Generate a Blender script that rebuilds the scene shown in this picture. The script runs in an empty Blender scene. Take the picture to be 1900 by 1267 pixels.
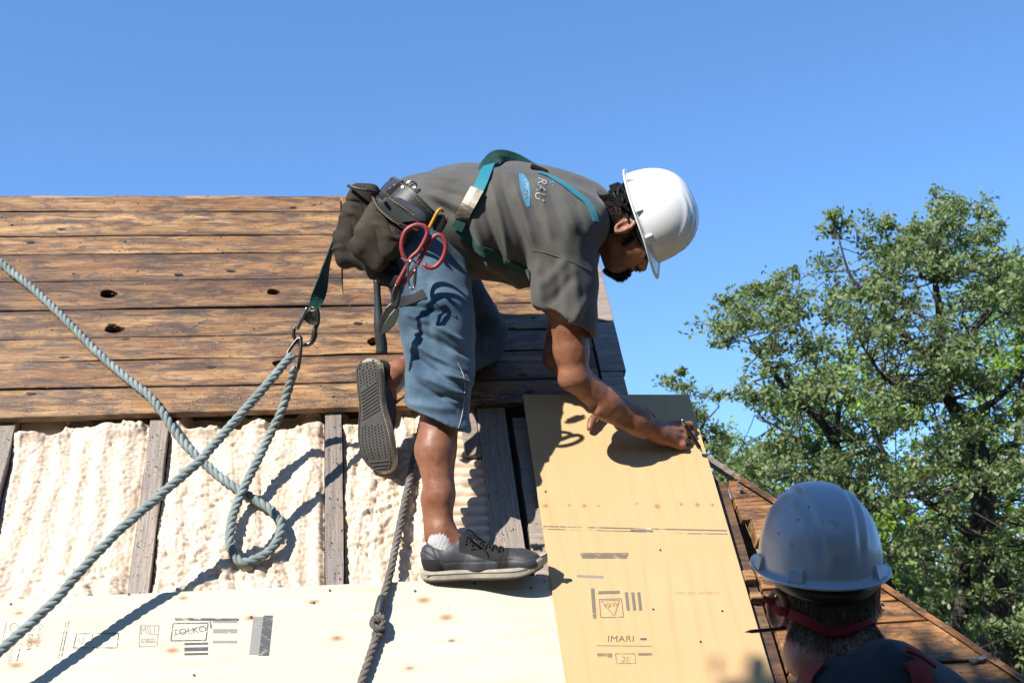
import bpy, bmesh, math, random
import numpy as np
from mathutils import Vector, Matrix, noise as mnoise
from mathutils.bvhtree import BVHTree

random.seed(7)
rng = np.random.default_rng(7)
SC = bpy.context.scene
COL = SC.collection
FPX = 2200.0                       # focal length in photo pixels (photo 1900 wide)
CAM = np.array([0.0, 0.0, 5.2])
# world up as seen by the camera (right, up, forward): pitched up 12 degrees, rolled a little so the ridge is level
wZ = np.array([-.0462, .978, .208]); wZ /= np.linalg.norm(wZ)
wY = np.array([0, 0, 1.0]) - wZ*wZ[2]; wY /= np.linalg.norm(wY)
wX = np.cross(wZ, wY)
CR = np.array([wX[0], wY[0], wZ[0]])
CU = np.array([wX[1], wY[1], wZ[1]])
CF = np.array([wX[2], wY[2], wZ[2]])

def nrm(v):
    v = np.array(v, float)
    return v / np.linalg.norm(v)
def C2W(v):                         # camera-aligned direction -> world direction
    return v[0]*CR + v[1]*CU + v[2]*CF
def P(x, y, Z):                     # photo pixel at depth Z -> world point
    return CAM + C2W(((x-950)/FPX*Z, (633.5-y)/FPX*Z, Z))

# ------------------------------------------------------------ camera
cam = bpy.data.cameras.new('camera')
cam_o = bpy.data.objects.new('camera', cam)
COL.objects.link(cam_o)
cam_o.matrix_world = Matrix(((CR[0], CU[0], -CF[0], CAM[0]), (CR[1], CU[1], -CF[1], CAM[1]), (CR[2], CU[2], -CF[2], CAM[2]), (0, 0, 0, 1)))
cam.sensor_width = 36.0
cam.lens = 36.0*FPX/1900.0
cam.clip_end = 5000
cam.dof.use_dof = True
cam.dof.focus_distance = 3.2
cam.dof.aperture_fstop = 9.0
SC.camera = cam_o

# ------------------------------------------------------------ light
LIGHT = C2W(nrm((.49, -.70, .44)))       # direction the sunlight travels
SUN = -LIGHT
sun_el = math.asin(SUN[2])
sun_az = math.atan2(SUN[0], SUN[1])
world = bpy.data.worlds.new('World')
SC.world = world
world.use_nodes = True
wn = world.node_tree
wn.nodes.clear()
sky = wn.nodes.new('ShaderNodeTexSky')
sky.sky_type = 'NISHITA'
sky.sun_disc = False
sky.sun_elevation = sun_el
sky.sun_rotation = sun_az
sky.altitude = 1200
sky.air_density = 1.0
sky.dust_density = 0.0
sky.ozone_density = 3.0
wtc = wn.nodes.new('ShaderNodeTexCoord')
wmap = wn.nodes.new('ShaderNodeMapping')
wmap.vector_type = 'POINT'
wmap.inputs['Location'].default_value = (0, 0, SKY_LIFT := 0.16)
hsv = wn.nodes.new('ShaderNodeHueSaturation')
hsv.inputs['Saturation'].default_value = 1.13
hsv.inputs['Value'].default_value = 1.34
bgn = wn.nodes.new('ShaderNodeBackground')
bgn.inputs['Strength'].default_value = 0.14
won = wn.nodes.new('ShaderNodeOutputWorld')
wn.links.new(wtc.outputs['Generated'], wmap.inputs['Vector'])
wn.links.new(wmap.outputs[0], sky.inputs['Vector'])
wn.links.new(sky.outputs[0], hsv.inputs['Color'])
wn.links.new(hsv.outputs[0], bgn.inputs['Color'])
wn.links.new(bgn.outputs[0], won.inputs[0])
sl = bpy.data.lights.new('sun', 'SUN')
sl.energy = 5.0
sl.angle = math.radians(0.5)
sl.color = (1.0, 0.955, 0.88)
so = bpy.data.objects.new('sun', sl)
COL.objects.link(so)
so.location = (-6, -6, 14)
so.rotation_euler = Vector(LIGHT).to_track_quat('-Z', 'Y').to_euler()
SC.view_settings.view_transform = 'Standard'
SC.view_settings.look = 'None'
SC.view_settings.exposure = 0.75
SC.view_settings.gamma = 1.0
SC.view_settings.use_curve_mapping = False
SC.cycles.max_bounces = 6
SC.cycles.diffuse_bounces = 3
SC.cycles.transparent_max_bounces = 24

# ------------------------------------------------------------ object helpers
def wmat(o):
    m = o.matrix_basis.copy()
    return wmat(o.parent) @ o.matrix_parent_inverse @ m if o.parent is not None else m
def pinv(parent):
    return wmat(parent).inverted()
def link(o, parent=None):
    COL.objects.link(o)
    if parent is not None:
        o.parent = parent
        o.matrix_parent_inverse = pinv(parent)
    return o
def tag(o, label=None, cat=None, group=None, kind=None):
    if label: o['label'] = label
    if cat: o['category'] = cat
    if group: o['group'] = group
    if kind: o['kind'] = kind
    return o
def empty(name, loc, label, cat, group=None):
    o = bpy.data.objects.new(name, None)
    o.empty_display_size = 0.1
    COL.objects.link(o)
    o.location = loc
    return tag(o, label, cat, group)
def mesh_np(name, V, F, m=None, parent=None, smooth=False, mw=None):
    """V (n,3), F list of tuples or (n,k) array"""
    me = bpy.data.meshes.new(name)
    if isinstance(F, np.ndarray) and F.size:
        n, k = F.shape
        me.vertices.add(len(V)); me.vertices.foreach_set('co', np.asarray(V, np.float32).ravel())
        me.loops.add(n*k); me.loops.foreach_set('vertex_index', F.astype(np.int32).ravel())
        me.polygons.add(n)
        me.polygons.foreach_set('loop_start', np.arange(0, n*k, k, dtype=np.int32))
        me.polygons.foreach_set('loop_total', np.full(n, k, np.int32))
        me.update(calc_edges=True)
        me.validate()
    else:
        me.from_pydata([tuple(map(float, v)) for v in V], [], F)
    if smooth:
        me.polygons.foreach_set('use_smooth', np.ones(len(me.polygons), bool))
    if m: me.materials.append(m)
    o = bpy.data.objects.new(name, me)
    if mw is not None: o.matrix_basis = mw
    link(o, parent)
    return o
def mesh_bm(name, bm, m=None, parent=None, smooth=False, mw=None):
    me = bpy.data.meshes.new(name)
    bmesh.ops.recalc_face_normals(bm, faces=bm.faces)
    bm.to_mesh(me); bm.free()
    if smooth:
        for p in me.polygons: p.use_smooth = True
    if m: me.materials.append(m)
    o = bpy.data.objects.new(name, me)
    if mw is not None: o.matrix_basis = mw
    link(o, parent)
    return o
class MB:
    """collects raw geometry for ONE mesh"""
    def __init__(s): s.V = []; s.F = []
    def add(s, V, F):
        b = len(s.V)
        s.V += [tuple(map(float, v)) for v in V]
        s.F += [tuple(int(i)+b for i in f) for f in F]
    def box(s, c, ax, hs):
        c = np.array(c, float); A = [np.array(a, float)*h for a, h in zip(ax, hs)]
        V = [c + i*A[0] + j*A[1] + k*A[2] for i in (-1, 1) for j in (-1, 1) for k in (-1, 1)]
        s.add(V, [(0,1,3,2),(4,6,7,5),(0,4,5,1),(2,3,7,6),(0,2,6,4),(1,5,7,3)])
    def tube(s, pts, r, n=8, cap=True, flat=None):
        V, F = tube_geo(pts, r, n, cap, flat); s.add(V, F)
    def build(s, name, m=None, parent=None, smooth=False):
        o = mesh_np(name, s.V, s.F, m, parent, smooth)
        return o
def catmull(pts, step):
    pts = np.array(pts, float)
    Q = np.vstack([2*pts[0]-pts[1], pts, 2*pts[-1]-pts[-2]])
    out = []
    for i in range(1, len(Q)-2):
        p0, p1, p2, p3 = Q[i-1:i+3]
        n = max(2, int(np.linalg.norm(p2[:3]-p1[:3])/step))
        t = (np.arange(n)/n)[:, None]
        out.append(.5*((2*p1)+(-p0+p2)*t+(2*p0-5*p1+4*p2-p3)*t*t+(-p0+3*p1-3*p2+p3)*t**3))
    out.append(pts[-1:])
    return np.vstack(out)
def frames(pts):
    T = np.gradient(pts, axis=0); T /= np.linalg.norm(T, axis=1)[:, None]+1e-12
    up = np.array([0, 0, 1.0]) if abs(T[0][2]) < .9 else np.array([1.0, 0, 0])
    n = np.cross(T[0], up); n /= np.linalg.norm(n)
    Ns = []
    for t in T:
        n = n - t*np.dot(n, t); n /= np.linalg.norm(n)+1e-12; Ns.append(n)
    Ns = np.array(Ns); return T, Ns, np.cross(T, Ns)
def tube_geo(pts, r, n=8, cap=True, flat=None):
    pts = np.array(pts, float); m = len(pts)
    r = np.broadcast_to(np.array(r, float), (m,))
    T, A, B = frames(pts)
    a = np.arange(n)*2*math.pi/n
    ring = (np.cos(a)[None, :, None]*A[:, None, :] + np.sin(a)[None, :, None]*B[:, None, :])
    if flat is not None:
        e = nrm(flat[0]); ring = ring - e*(ring@e)[..., None]*(1-flat[1])
    V = (pts[:, None, :] + ring*r[:, None, None]).reshape(-1, 3)
    F = [(i*n+j, i*n+(j+1) % n, (i+1)*n+(j+1) % n, (i+1)*n+j) for i in range(m-1) for j in range(n)]
    if cap: F += [tuple(range(n))[::-1], tuple((m-1)*n+j for j in range(n))]
    return V, F

# ------------------------------------------------------------ node materials
ALB = 0.66         # common scale of the base colours for this exposure
class NT:
    def __init__(s, name):
        s.m = bpy.data.materials.new(name); s.m.use_nodes = True
        s.t = s.m.node_tree; s.t.nodes.clear()
        s.out = s.t.nodes.new('ShaderNodeOutputMaterial')
        s.b = s.t.nodes.new('ShaderNodeBsdfPrincipled')
        s.t.links.new(s.b.outputs[0], s.out.inputs[0])
        tc = s.t.nodes.new('ShaderNodeTexCoord'); s.obj = tc.outputs['Object']; s.uv = tc.outputs['UV']
        s._oi = None
    def L(s, a, b): s.t.links.new(a, b)
    def val(s, inp, v):
        if hasattr(v, 'is_linked') or isinstance(v, bpy.types.NodeSocket): s.L(v, inp)
        else: inp.default_value = v
    @property
    def rnd(s):
        if s._oi is None: s._oi = s.t.nodes.new('ShaderNodeObjectInfo')
        return s._oi.outputs['Random']
    def map(s, v, scale=(1,1,1), loc=(0,0,0), rot=(0,0,0)):
        n = s.t.nodes.new('ShaderNodeMapping'); s.L(v, n.inputs[0])
        n.inputs['Scale'].default_value = scale; s.val(n.inputs['Location'], loc); n.inputs['Rotation'].default_value = rot
        return n.outputs[0]
    def noise(s, v, scale=5, detail=4, rough=.55, dist=0, col=False):
        n = s.t.nodes.new('ShaderNodeTexNoise'); s.L(v, n.inputs['Vector'])
        n.inputs['Scale'].default_value = scale; n.inputs['Detail'].default_value = detail
        n.inputs['Roughness'].default_value = rough; n.inputs['Distortion'].default_value = dist
        return n.outputs[1 if col else 0]
    def voro(s, v, scale=5, feat='F1', rand=1.0, out=0):
        n = s.t.nodes.new('ShaderNodeTexVoronoi'); s.L(v, n.inputs['Vector']); n.feature = feat
        n.inputs['Scale'].default_value = scale; n.inputs['Randomness'].default_value = rand
        return n.outputs[out]
    def wave(s, v, scale=5, dist=2, detail=2, dscale=1, bands='X', kind='BANDS'):
        n = s.t.nodes.new('ShaderNodeTexWave'); s.L(v, n.inputs['Vector']); n.wave_type = kind
        if kind == 'BANDS': n.bands_direction = bands
        n.inputs['Scale'].default_value = scale; n.inputs['Distortion'].default_value = dist
        n.inputs['Detail'].default_value = detail; n.inputs['Detail Scale'].default_value = dscale
        return n.outputs[1]
    def ramp(s, v, stops):
        n = s.t.nodes.new('ShaderNodeValToRGB'); s.L(v, n.inputs[0]); e = n.color_ramp.elements
        while len(e) > len(stops): e.remove(e[-1])
        while len(e) < len(stops): e.new(.5)
        for el, (p, c) in zip(e, stops):
            el.position = p
            el.color = (c, c, c, 1) if isinstance(c, (int, float)) else (*c, 1)
        return n.outputs[0]
    def mix(s, f, a, b, mode='MIX'):
        n = s.t.nodes.new('ShaderNodeMix'); n.data_type = 'RGBA'; n.blend_type = mode
        s.val(n.inputs[0], f)
        for i, v in ((6, a), (7, b)):
            if isinstance(v, tuple): n.inputs[i].default_value = (*v, 1)
            elif isinstance(v, (int, float)): n.inputs[i].default_value = (v, v, v, 1)
            else: s.L(v, n.inputs[i])
        return n.outputs[2]
    def math(s, op, a, b=0.0, c=None):
        n = s.t.nodes.new('ShaderNodeMath'); n.operation = op; s.val(n.inputs[0], a); s.val(n.inputs[1], b)
        if c is not None: s.val(n.inputs[2], c)
        return n.outputs[0]
    def offs(s, v, k=37.0):            # shift coordinates by object random
        c = s.t.nodes.new('ShaderNodeCombineXYZ'); r = s.math('MULTIPLY', s.rnd, k)
        s.L(r, c.inputs[0]); s.L(s.math('MULTIPLY', s.rnd, k*.61), c.inputs[1]); s.L(s.math('MULTIPLY', s.rnd, k*.37), c.inputs[2])
        n = s.t.nodes.new('ShaderNodeVectorMath'); s.L(v, n.inputs[0]); s.L(c.outputs[0], n.inputs[1])
        return n.outputs[0]
    def bump(s, h, strength=.4, dist=.002, prev=None):
        n = s.t.nodes.new('ShaderNodeBump'); s.L(h, n.inputs['Height'])
        n.inputs['Strength'].default_value = strength; n.inputs['Distance'].default_value = dist
        if prev is not None: s.L(prev, n.inputs['Normal'])
        return n.outputs[0]
    def done(s, col=None, rough=.6, normal=None, metal=0, spec=.5, **kw):
        if col is not None: s.val(s.b.inputs['Base Color'], (*[c*ALB for c in col], 1) if isinstance(col, tuple) else s.mix(1.0, col, ALB, 'MULTIPLY'))
        s.val(s.b.inputs['Roughness'], rough); s.b.inputs['Metallic'].default_value = metal
        s.b.inputs['Specular IOR Level'].default_value = spec
        if normal is not None: s.L(normal, s.b.inputs['Normal'])
        for k, v in kw.items(): s.val(s.b.inputs[k.replace('_', ' ')], v)
        return s.m

def m_old_wood(name, warm=1.0, grey=0.0, rot=0.0, edge=False):
    t = NT(name); v = t.offs(t.map(t.obj, rot=(0, 0, rot)) if rot else t.obj)
    big = t.noise(t.map(v, (1.6, 9, 4)), 1.6, 4, .6, .3)
    grain = t.noise(t.map(v, (3, 70, 20)), 2.2, 6, .7, .6)
    ring = t.wave(t.map(v, (1.2, 14, 5)), 1.6, 9, 3, .9, 'Y')
    stain = t.noise(t.map(v, (5, 16, 8)), 1.9, 6, .68, 1.2)
    fine = t.noise(t.map(v, (14, 55, 20)), 4, 5, .7)
    c1 = t.ramp(big, [(.3, (.26*warm, .125, .045)), (.47, (.46*warm, .25, .095)), (.6, (.64*warm, .38, .16)), (.72, (.74, .50, .25))])
    c1 = t.mix(.55, c1, t.ramp(grain, [(.25, .45), (.5, 1.0), (.75, 1.35)]), 'MULTIPLY')
    c1 = t.mix(.30, c1, t.ramp(ring, [(0, .5), (.35, 1.0), (1, 1.15)]), 'MULTIPLY')
    # long darker patches of old tar and damp, pale scraped streaks
    dk = t.noise(t.map(v, (2.2, 11, 5)), 2.3, 5, .65, .8)
    c1 = t.mix(t.ramp(dk, [(.48, 0.0), (.55, .55), (.63, .92)]), c1, t.ramp(fine, [(.3, (.05, .028, .018)), (.7, (.16, .085, .045))]))
    pl = t.noise(t.map(v, (4, 40, 9)), 2.6, 5, .7, .5)
    c1 = t.mix(t.ramp(pl, [(.555, 0.0), (.65, .65)]), c1, (.62, .47, .33))
    # greyish-blue weathering
    wsh = t.ramp(stain, [(.49, 0.0), (.57, .5), (.68, .8)])
    c2 = t.mix(wsh, c1, t.ramp(fine, [(.3, (.05, .040, .033)), (.7, (.20, .165, .135))]))
    if grey: c2 = t.mix(grey, c2, t.ramp(grain, [(.25, (.20, .18, .165)), (.5, (.43, .40, .37)), (.75, (.66, .63, .59))]))
    # tar spots
    sp = t.noise(t.map(v, (9, 22, 9)), 6, 3, .6)
    c3 = t.mix(t.ramp(sp, [(.64, 0.0), (.69, .9)]), c2, (.03, .022, .018))
    wsp = t.noise(v, 95, 2, .5)
    c3 = t.mix(t.ramp(wsp, [(.73, 0.0), (.76, .8)]), c3, (.55, .5, .45))
    if edge:
        sx = t.t.nodes.new('ShaderNodeSeparateXYZ'); t.L(t.obj, sx.inputs[0])
        ed = t.math('ADD', t.math('ABSOLUTE', sx.outputs[1]), t.math('MULTIPLY', t.math('SUBTRACT', stain, .5), .03))
        c3 = t.mix(t.ramp(ed, [(.036, 0.0), (.052, .55)]), c3, (.07, .05, .042))
    tint = t.ramp(t.rnd, [(0, (.66, .58, .53)), (.3, (1.0, .92, .84)), (.55, (.82, .70, .62)), (.8, (1.06, 1.0, .92)), (1, (.76, .70, .66))])
    c3 = t.mix(1.0, c3, tint, 'MULTIPLY')
    h = t.mix(.5, grain, fine)
    n = t.bump(h, .55, .004)
    n = t.bump(stain, .35, .006, n)
    return t.done(c3, t.ramp(stain, [(.35, .55), (.7, .36)]), n, spec=.45)
M_PLANK = m_old_wood('old_stained_pine', .98, edge=True)
M_ORANGE = m_old_wood('orange_stained_pine', 1.08)
M_GREYWOOD = m_old_wood('weathered_grey_wood', 1.0, .88)
M_RAFTER = m_old_wood('grey_brown_rafter_wood', 1.0, .86, math.pi/2)

def m_ply(name, base, dark, knots, lines=False, marks=()):
    t = NT(name); v = t.obj
    g = t.wave(t.map(v, (.5, 3.0, 1) if not lines else (3.0, .5, 1)), 2.0, 11, 4, .8, 'Y' if not lines else 'X')
    f = t.noise(t.map(v, (2.0, 120, 10) if not lines else (120, 2.0, 10)), 2, 4, .6)
    cl = t.noise(t.map(v, (1.5, 3, 1)), 1.6, 3, .5)
    msk = t.noise(v, 3.1, 3, .5)
    c = t.mix(t.math('MULTIPLY', t.ramp(g, [(.0, .55), (.22, .10), (1, 0.0)]), t.ramp(msk, [(.4, .05), (.65, .8)])), base, dark)
    sc = t.noise(t.map(v, (9, 3, 1)), 7, 5, .7, 1.0)
    c = t.mix(t.ramp(sc, [(.62, 0.0), (.74, .35)]), c, tuple(x*.62 for x in base))
    c = t.mix(.22, c, t.ramp(f, [(.3, .72), (.5, 1.0), (.7, 1.1)]), 'MULTIPLY')
    c = t.mix(t.ramp(cl, [(.3, .30), (.65, 0.0)]), c, tuple(a*b for a, b in zip(base, (.94, .84, .66))))
    for (u, w, r, col, asp) in list(knots):
        s1 = t.map(v, (1/asp, 1, 0), (-u/asp, -w, 0))
        n = t.t.nodes.new('ShaderNodeVectorMath'); n.operation = 'LENGTH'; t.L(s1, n.inputs[0])
        d = t.math('ADD', n.outputs['Value'], t.math('MULTIPLY', t.math('SUBTRACT', f, .5), r*.5))
        c = t.mix(t.ramp(t.math('DIVIDE', d, r*2.6), [(.1, .45), (.4, .18), (1, 0.0)]), c, (.70, .46, .24))
        c = t.mix(t.ramp(t.math('DIVIDE', d, r), [(.15, .75), (.6, .4), (1, 0.0)]), c, col)
    n = t.bump(f, .18, .001)
    return t.done(c, .62, n, spec=.3)

# ------------------------------------------------------------ roof frame
rU = nrm(C2W((-350, 2173, 2200)))
rD = C2W((15050, 313, 2200)); rD = nrm(rD - rU*rD.dot(rU))
rN = np.cross(rD, rU)
if rN[2] < 0: rN = -rN
rO = P(900, 1075, 3.05)
RM = Matrix(((rD[0], rU[0], rN[0], rO[0]), (rD[1], rU[1], rN[1], rO[1]), (rD[2], rU[2], rN[2], rO[2]), (0, 0, 0, 1)))
def roof(x, y, h=0.0):               # photo pixel -> (u, v) on roof plane at height h
    r = P(x, y, 1.0) - CAM
    t = (rO + h*rN - CAM).dot(rN)/r.dot(rN)
    q = CAM + r*t - rO
    return q.dot(rD), q.dot(rU)
def RP(u, v, n=0.0): return rO + u*rD + v*rU + n*rN
def roofp(x, y, h=0.0):
    u, v = roof(x, y, h); return RP(u, v, h)
def rmat(u, v, n): return RM @ Matrix.Translation((u, v, n))
print('script: roof pitch deg', math.degrees(math.asin(rU[2])), 'sun el', math.degrees(sun_el))
# ------------------------------------------------------------ ground and house
def m_ground():
    t = NT('dry_grass_ground'); a = t.noise(t.obj, .35, 6, .6); b = t.noise(t.obj, 9, 4, .6)
    c = t.mix(t.ramp(a, [(.4, 0.0), (.6, 1.0)]), (.07, .075, .03), (.16, .13, .08))
    c = t.mix(.5, c, t.ramp(b, [(.3, .5), (.7, 1.4)]), 'MULTIPLY')
    return t.done(c, .9, t.bump(b, .5, .05))
g = 90
GV = []; GF = []
for i in range(g+1):
    for j in range(g+1):
        a, b = (i/g*2-1), (j/g*2-1)
        x = math.copysign(abs(a)**2.2, a)*2500; y = math.copysign(abs(b)**2.2, b)*2500
        d = math.hypot(x, y)
        GV.append((x, y, (0 if d < 12 else mnoise.noise(Vector((x*.02, y*.02, 0)))*min(3, (d-12)*.03))))
for i in range(g):
    for j in range(g):
        k = i*(g+1)+j; GF.append((k, k+g+1, k+g+2, k+1))
tag(mesh_np('ground', GV, GF, m_ground(), smooth=True), kind='structure')

ridge_u0, ridge_u1 = -4.2, roof(1083, 365)[0]
house_c = RP(-1.6, .2, 0); house_c[2] = 0
house = empty('house', tuple(house_c), 'old wooden house under repair, its roof stripped to brown planks with white foam between rafters', 'house')

def outline_wobble(pts, amp, step=.07, seed=0):
    """subdivide a polygon outline and wobble it a little (uneven board edges)"""
    out = []
    for i, p in enumerate(pts):
        q = pts[(i+1) % len(pts)]
        L = math.hypot(q[0]-p[0], q[1]-p[1]); n = max(1, int(L/step))
        dx, dy = (q[0]-p[0])/(L+1e-9), (q[1]-p[1])/(L+1e-9)
        for k in range(n):
            t = k/n; w = amp*mnoise.noise(Vector((p[0]+(q[0]-p[0])*t, (p[1]+(q[1]-p[1])*t)*3, seed)) * 4.3)*(1 if 0 < k else .3)
            w += amp*.5*mnoise.noise(Vector((p[0]+(q[0]-p[0])*t, p[1], seed+5)) * 17)
            out.append((p[0]+(q[0]-p[0])*t - dy*w, p[1]+(q[1]-p[1])*t + dx*w))
    return out
def slab(name, poly, n_top, th, m, parent, holes=(), amp=.0025, tilt=0.0, bevel=.0015, label=None, step=.07, warp=.002):
    """a board lying in the roof plane: polygon of (u,v), real thickness, optional see-through holes"""
    u0 = sum(p[0] for p in poly)/len(poly); v0 = sum(p[1] for p in poly)/len(poly)
    sd = random.random()*100
    bm = bmesh.new()
    ring = outline_wobble(poly, amp, step, sd) if amp else list(poly)
    def loop(pts):
        vs = [bm.verts.new((p[0]-u0, p[1]-v0, 0)) for p in pts]
        return [bm.edges.new((vs[i], vs[(i+1) % len(vs)])) for i in range(len(vs))]
    es = loop(ring)
    for (hu, hv, ra, rb) in holes:
        es += loop([(hu+ra*math.cos(a)*(1+.12*math.sin(3*a+sd)), hv+rb*math.sin(a)*(1+.1*math.cos(2*a+sd))) for a in [k*math.pi/10 for k in range(20)]])
    bmesh.ops.triangle_fill(bm, edges=es, use_beauty=True)
    fs = bm.faces[:]
    bmesh.ops.recalc_face_normals(bm, faces=fs)
    if fs[0].normal.z < 0: bmesh.ops.reverse_faces(bm, faces=fs)
    r = bmesh.ops.extrude_face_region(bm, geom=fs)
    for e in r['geom']:
        if isinstance(e, bmesh.types.BMVert): e.co.z -= th
    bmesh.ops.recalc_face_normals(bm, faces=bm.faces)
    for vv in bm.verts:
        vv.co.z += tilt*vv.co.y + warp*mnoise.noise(Vector((vv.co.x*1.6, vv.co.y*2, sd)))
    if bevel:
        eds = [e for e in bm.edges if e.is_manifold and abs(e.calc_face_angle(0)) > .9]
        bmesh.ops.bevel(bm, geom=eds, offset=bevel, segments=1, affect='EDGES', clamp_overlap=True)
    me = bpy.data.meshes.new(name); bm.to_mesh(me); bm.free(); me.materials.append(m)
    o = bpy.data.objects.new(name, me); o.matrix_basis = rmat(u0, v0, n_top); link(o, parent)
    if label: o['label'] = label
    return o

PL_TOP, PL_TH = .012, .022
def vlin(xa, ya, xb, yb):
    ua, va = roof(xa, ya, PL_TOP); ub, vb = roof(xb, yb, PL_TOP)
    return lambda u: va + (vb-va)*(u-ua)/(ub-ua)
UR = roof(1162, 690, PL_TOP)[0]            # rake edge of the upper roof
UJ = roof(634, 450, PL_TOP)[0]             # butt joint behind the man
UL = -3.9
# seams left of the joint (photo y at x=0 and at x=640)
seamL = [(366, 364), (392, 392), (439, 435), (472.5, 468), (523, 515.5), (577, 567), (631, 618), (674, 658), (723, 710), (776, 757)]
seamR = [(364, 364), (395, 395), (437, 437), (470, 470), (516, 512), (549, 546), (600, 596), (645, 640), (688, 684), (732, 729)]
fL = [vlin(0, a, 640, b) for a, b in seamL]
fR = [vlin(640, a, 1110, b) for a, b in seamR]
def hole(px, py, wpx, hpx):
    u, v = roof(px, py, PL_TOP); a = roof(px+wpx/2, py, PL_TOP)[0]-u; b = roof(px, py-hpx/2, PL_TOP)[1]-v
    return (u, v, abs(a), abs(b))
holesL = {4: [hole(201, 545, 32, 15), hole(507, 542, 24, 11)], 5: [hole(211, 610, 36, 14)], 7: [hole(516, 674, 20, 12)]}
holesR = {6: [hole(692, 634, 20, 16)]}
gap = .0022
UE = UR-.085
for r in range(9):
    a, b = fL[r], fL[r+1]
    c1 = -2.35 - .37*((r*7) % 4)
    end = UJ if r <= 3 else UE
    for (s, e) in [(UL, c1), (c1, end)]:
        s += .0015; e -= .0015
        top = [(e, a(e)-gap), (s, a(s)-gap)]
        if r == 4 and e > UJ:      # notched round the butt joint
            vn = vlin(640, 547, 1110, 543)
            top = [(e, vn(e)-gap), (UJ+.001, vn(UJ)-gap), (UJ-.002, a(UJ)-gap), (s, a(s)-gap)]
        poly = [(s, b(s)+gap), (e, b(e)+gap)]+top
        hs = [h for h in holesL.get(r, [])+[h for hh in holesR.values() for h in hh if r == 6] if s < h[0] < e]
        slab('plank', poly, PL_TOP+random.uniform(-.001, .0015), PL_TH, M_PLANK, house, hs, amp=.0035 if r not in (4, 6, 8) else .0045, tilt=random.uniform(-.015, .015))
for r in range(5):
    a, b = fR[r], fR[r+1]
    s = UJ+.0025; e = UE
    poly = [(s, b(s)+gap), (e, b(e)+gap), (e, a(e)-gap), (s, a(s)-gap)]
    slab('plank', poly, PL_TOP+random.uniform(-.001, .0015), PL_TH, M_PLANK, house, (), amp=.003, tilt=random.uniform(-.015, .015))
# grey rake boards along the right end
vt = roof(1083, 365, PL_TOP)[1]; vb_ = roof(1165, 735, PL_TOP)[1]
rk = [vt, roof(1135, 597, PL_TOP)[1], roof(1160, 690, PL_TOP)[1], vb_]
for i in range(3):
    e = UR + (.0 if i < 2 else -.012)
    slab('rake_board', [(UR-.08, rk[i+1]+.002), (e, rk[i+1]+.002), (e, rk[i]-.002), (UR-.08, rk[i]-.002)], PL_TOP+.004, .03, M_GREYWOOD, house, amp=.003)
# ridge board behind the top row
slab('ridge_board', [(UL, vt+.004), (UR, vt+.004), (UR, vt+.03), (UL, vt+.03)], PL_TOP-.020, .03, M_PLANK, house, amp=.004)

# rafters (old grey 2x4s running up the slope)
RT = -.0125
def rafter(uc, w, v0, v1, m=M_RAFTER, th=.09, top=RT, amp=.003, label=None, name='rafter'):
    return slab(name, [(uc-w/2, v0), (uc+w/2, v0), (uc+w/2, v1), (uc-w/2, v1)], top, th, m, house, amp=amp, label=label, step=.05, warp=.004)
vPB = roof(640, 757, PL_TOP)[1]
VLOW = -1.75
rafters_u = [roof(-16, 900, RT)[0], roof(277, 930, RT)[0], roof(620, 930, RT)[0], roof(925, 870, RT)[0]]
wid = [.050, .052, .048, .085]
for k in range(1, 8): rafters_u.append(rafters_u[0]-.42*k); wid.append(.055)
for uu, w in zip(rafters_u, wid):
    rafter(uu, w, VLOW, vt-.02)
rafter(roof(995, 960, RT)[0], .045, VLOW, vPB-.02, m=M_GREYWOOD, top=RT-.012)
rafter(roof(1005, 960, RT)[0]+.06, .05, VLOW, vPB-.05, m=M_PLANK, top=RT-.03)
# short grey off-cut left in the foam
u0_, v0_ = roof(878, 845, -.01); v1_ = roof(876, 745, -.01)[1]
slab('batten', [(u0_-.022, v0_), (u0_+.024, v0_), (u0_+.02, v1_), (u0_-.026, v1_)], -.008, .02, M_GREYWOOD, house, label='short grey batten stub set in the foam')

# ------------------------------------------------------------ spray foam
def worley(x, y, seed):
    xi = np.floor(x).astype(int); yi = np.floor(y).astype(int)
    best = np.full(x.shape, 9.0); bid = np.zeros(x.shape)
    for dx in (-1, 0, 1):
        for dy in (-1, 0, 1):
            cx, cy = xi+dx, yi+dy
            h = (cx*73856093 ^ cy*19349663 ^ seed*83492791) & 0xffffffff
            h = (h*2654435761) & 0xffffffff
            r1 = ((h >> 3) & 1023)/1023.; r2 = ((h >> 14) & 1023)/1023.; r3 = ((h >> 22) & 1023)/1023.
            d = np.hypot(cx+.15+.7*r1-x, cy+.15+.7*r2-y)
            m = d < best; best = np.where(m, d, best); bid = np.where(m, r3, bid)
    return best, bid
def vnoise(x, y, seed):
    xi = np.floor(x).astype(int); yi = np.floor(y).astype(int); fx = x-xi; fy = y-yi
    fx = fx*fx*(3-2*fx); fy = fy*fy*(3-2*fy)
    def h(a, b):
        q = (a*374761393 + b*668265263 + seed*144269) & 0xffffffff
        q = ((q ^ (q >> 13))*1274126177) & 0xffffffff
        return ((q ^ (q >> 16)) & 65535)/65535.
    return (h(xi, yi)*(1-fx)+h(xi+1, yi)*fx)*(1-fy)+(h(xi, yi+1)*(1-fx)+h(xi+1, yi+1)*fx)*fy
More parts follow.
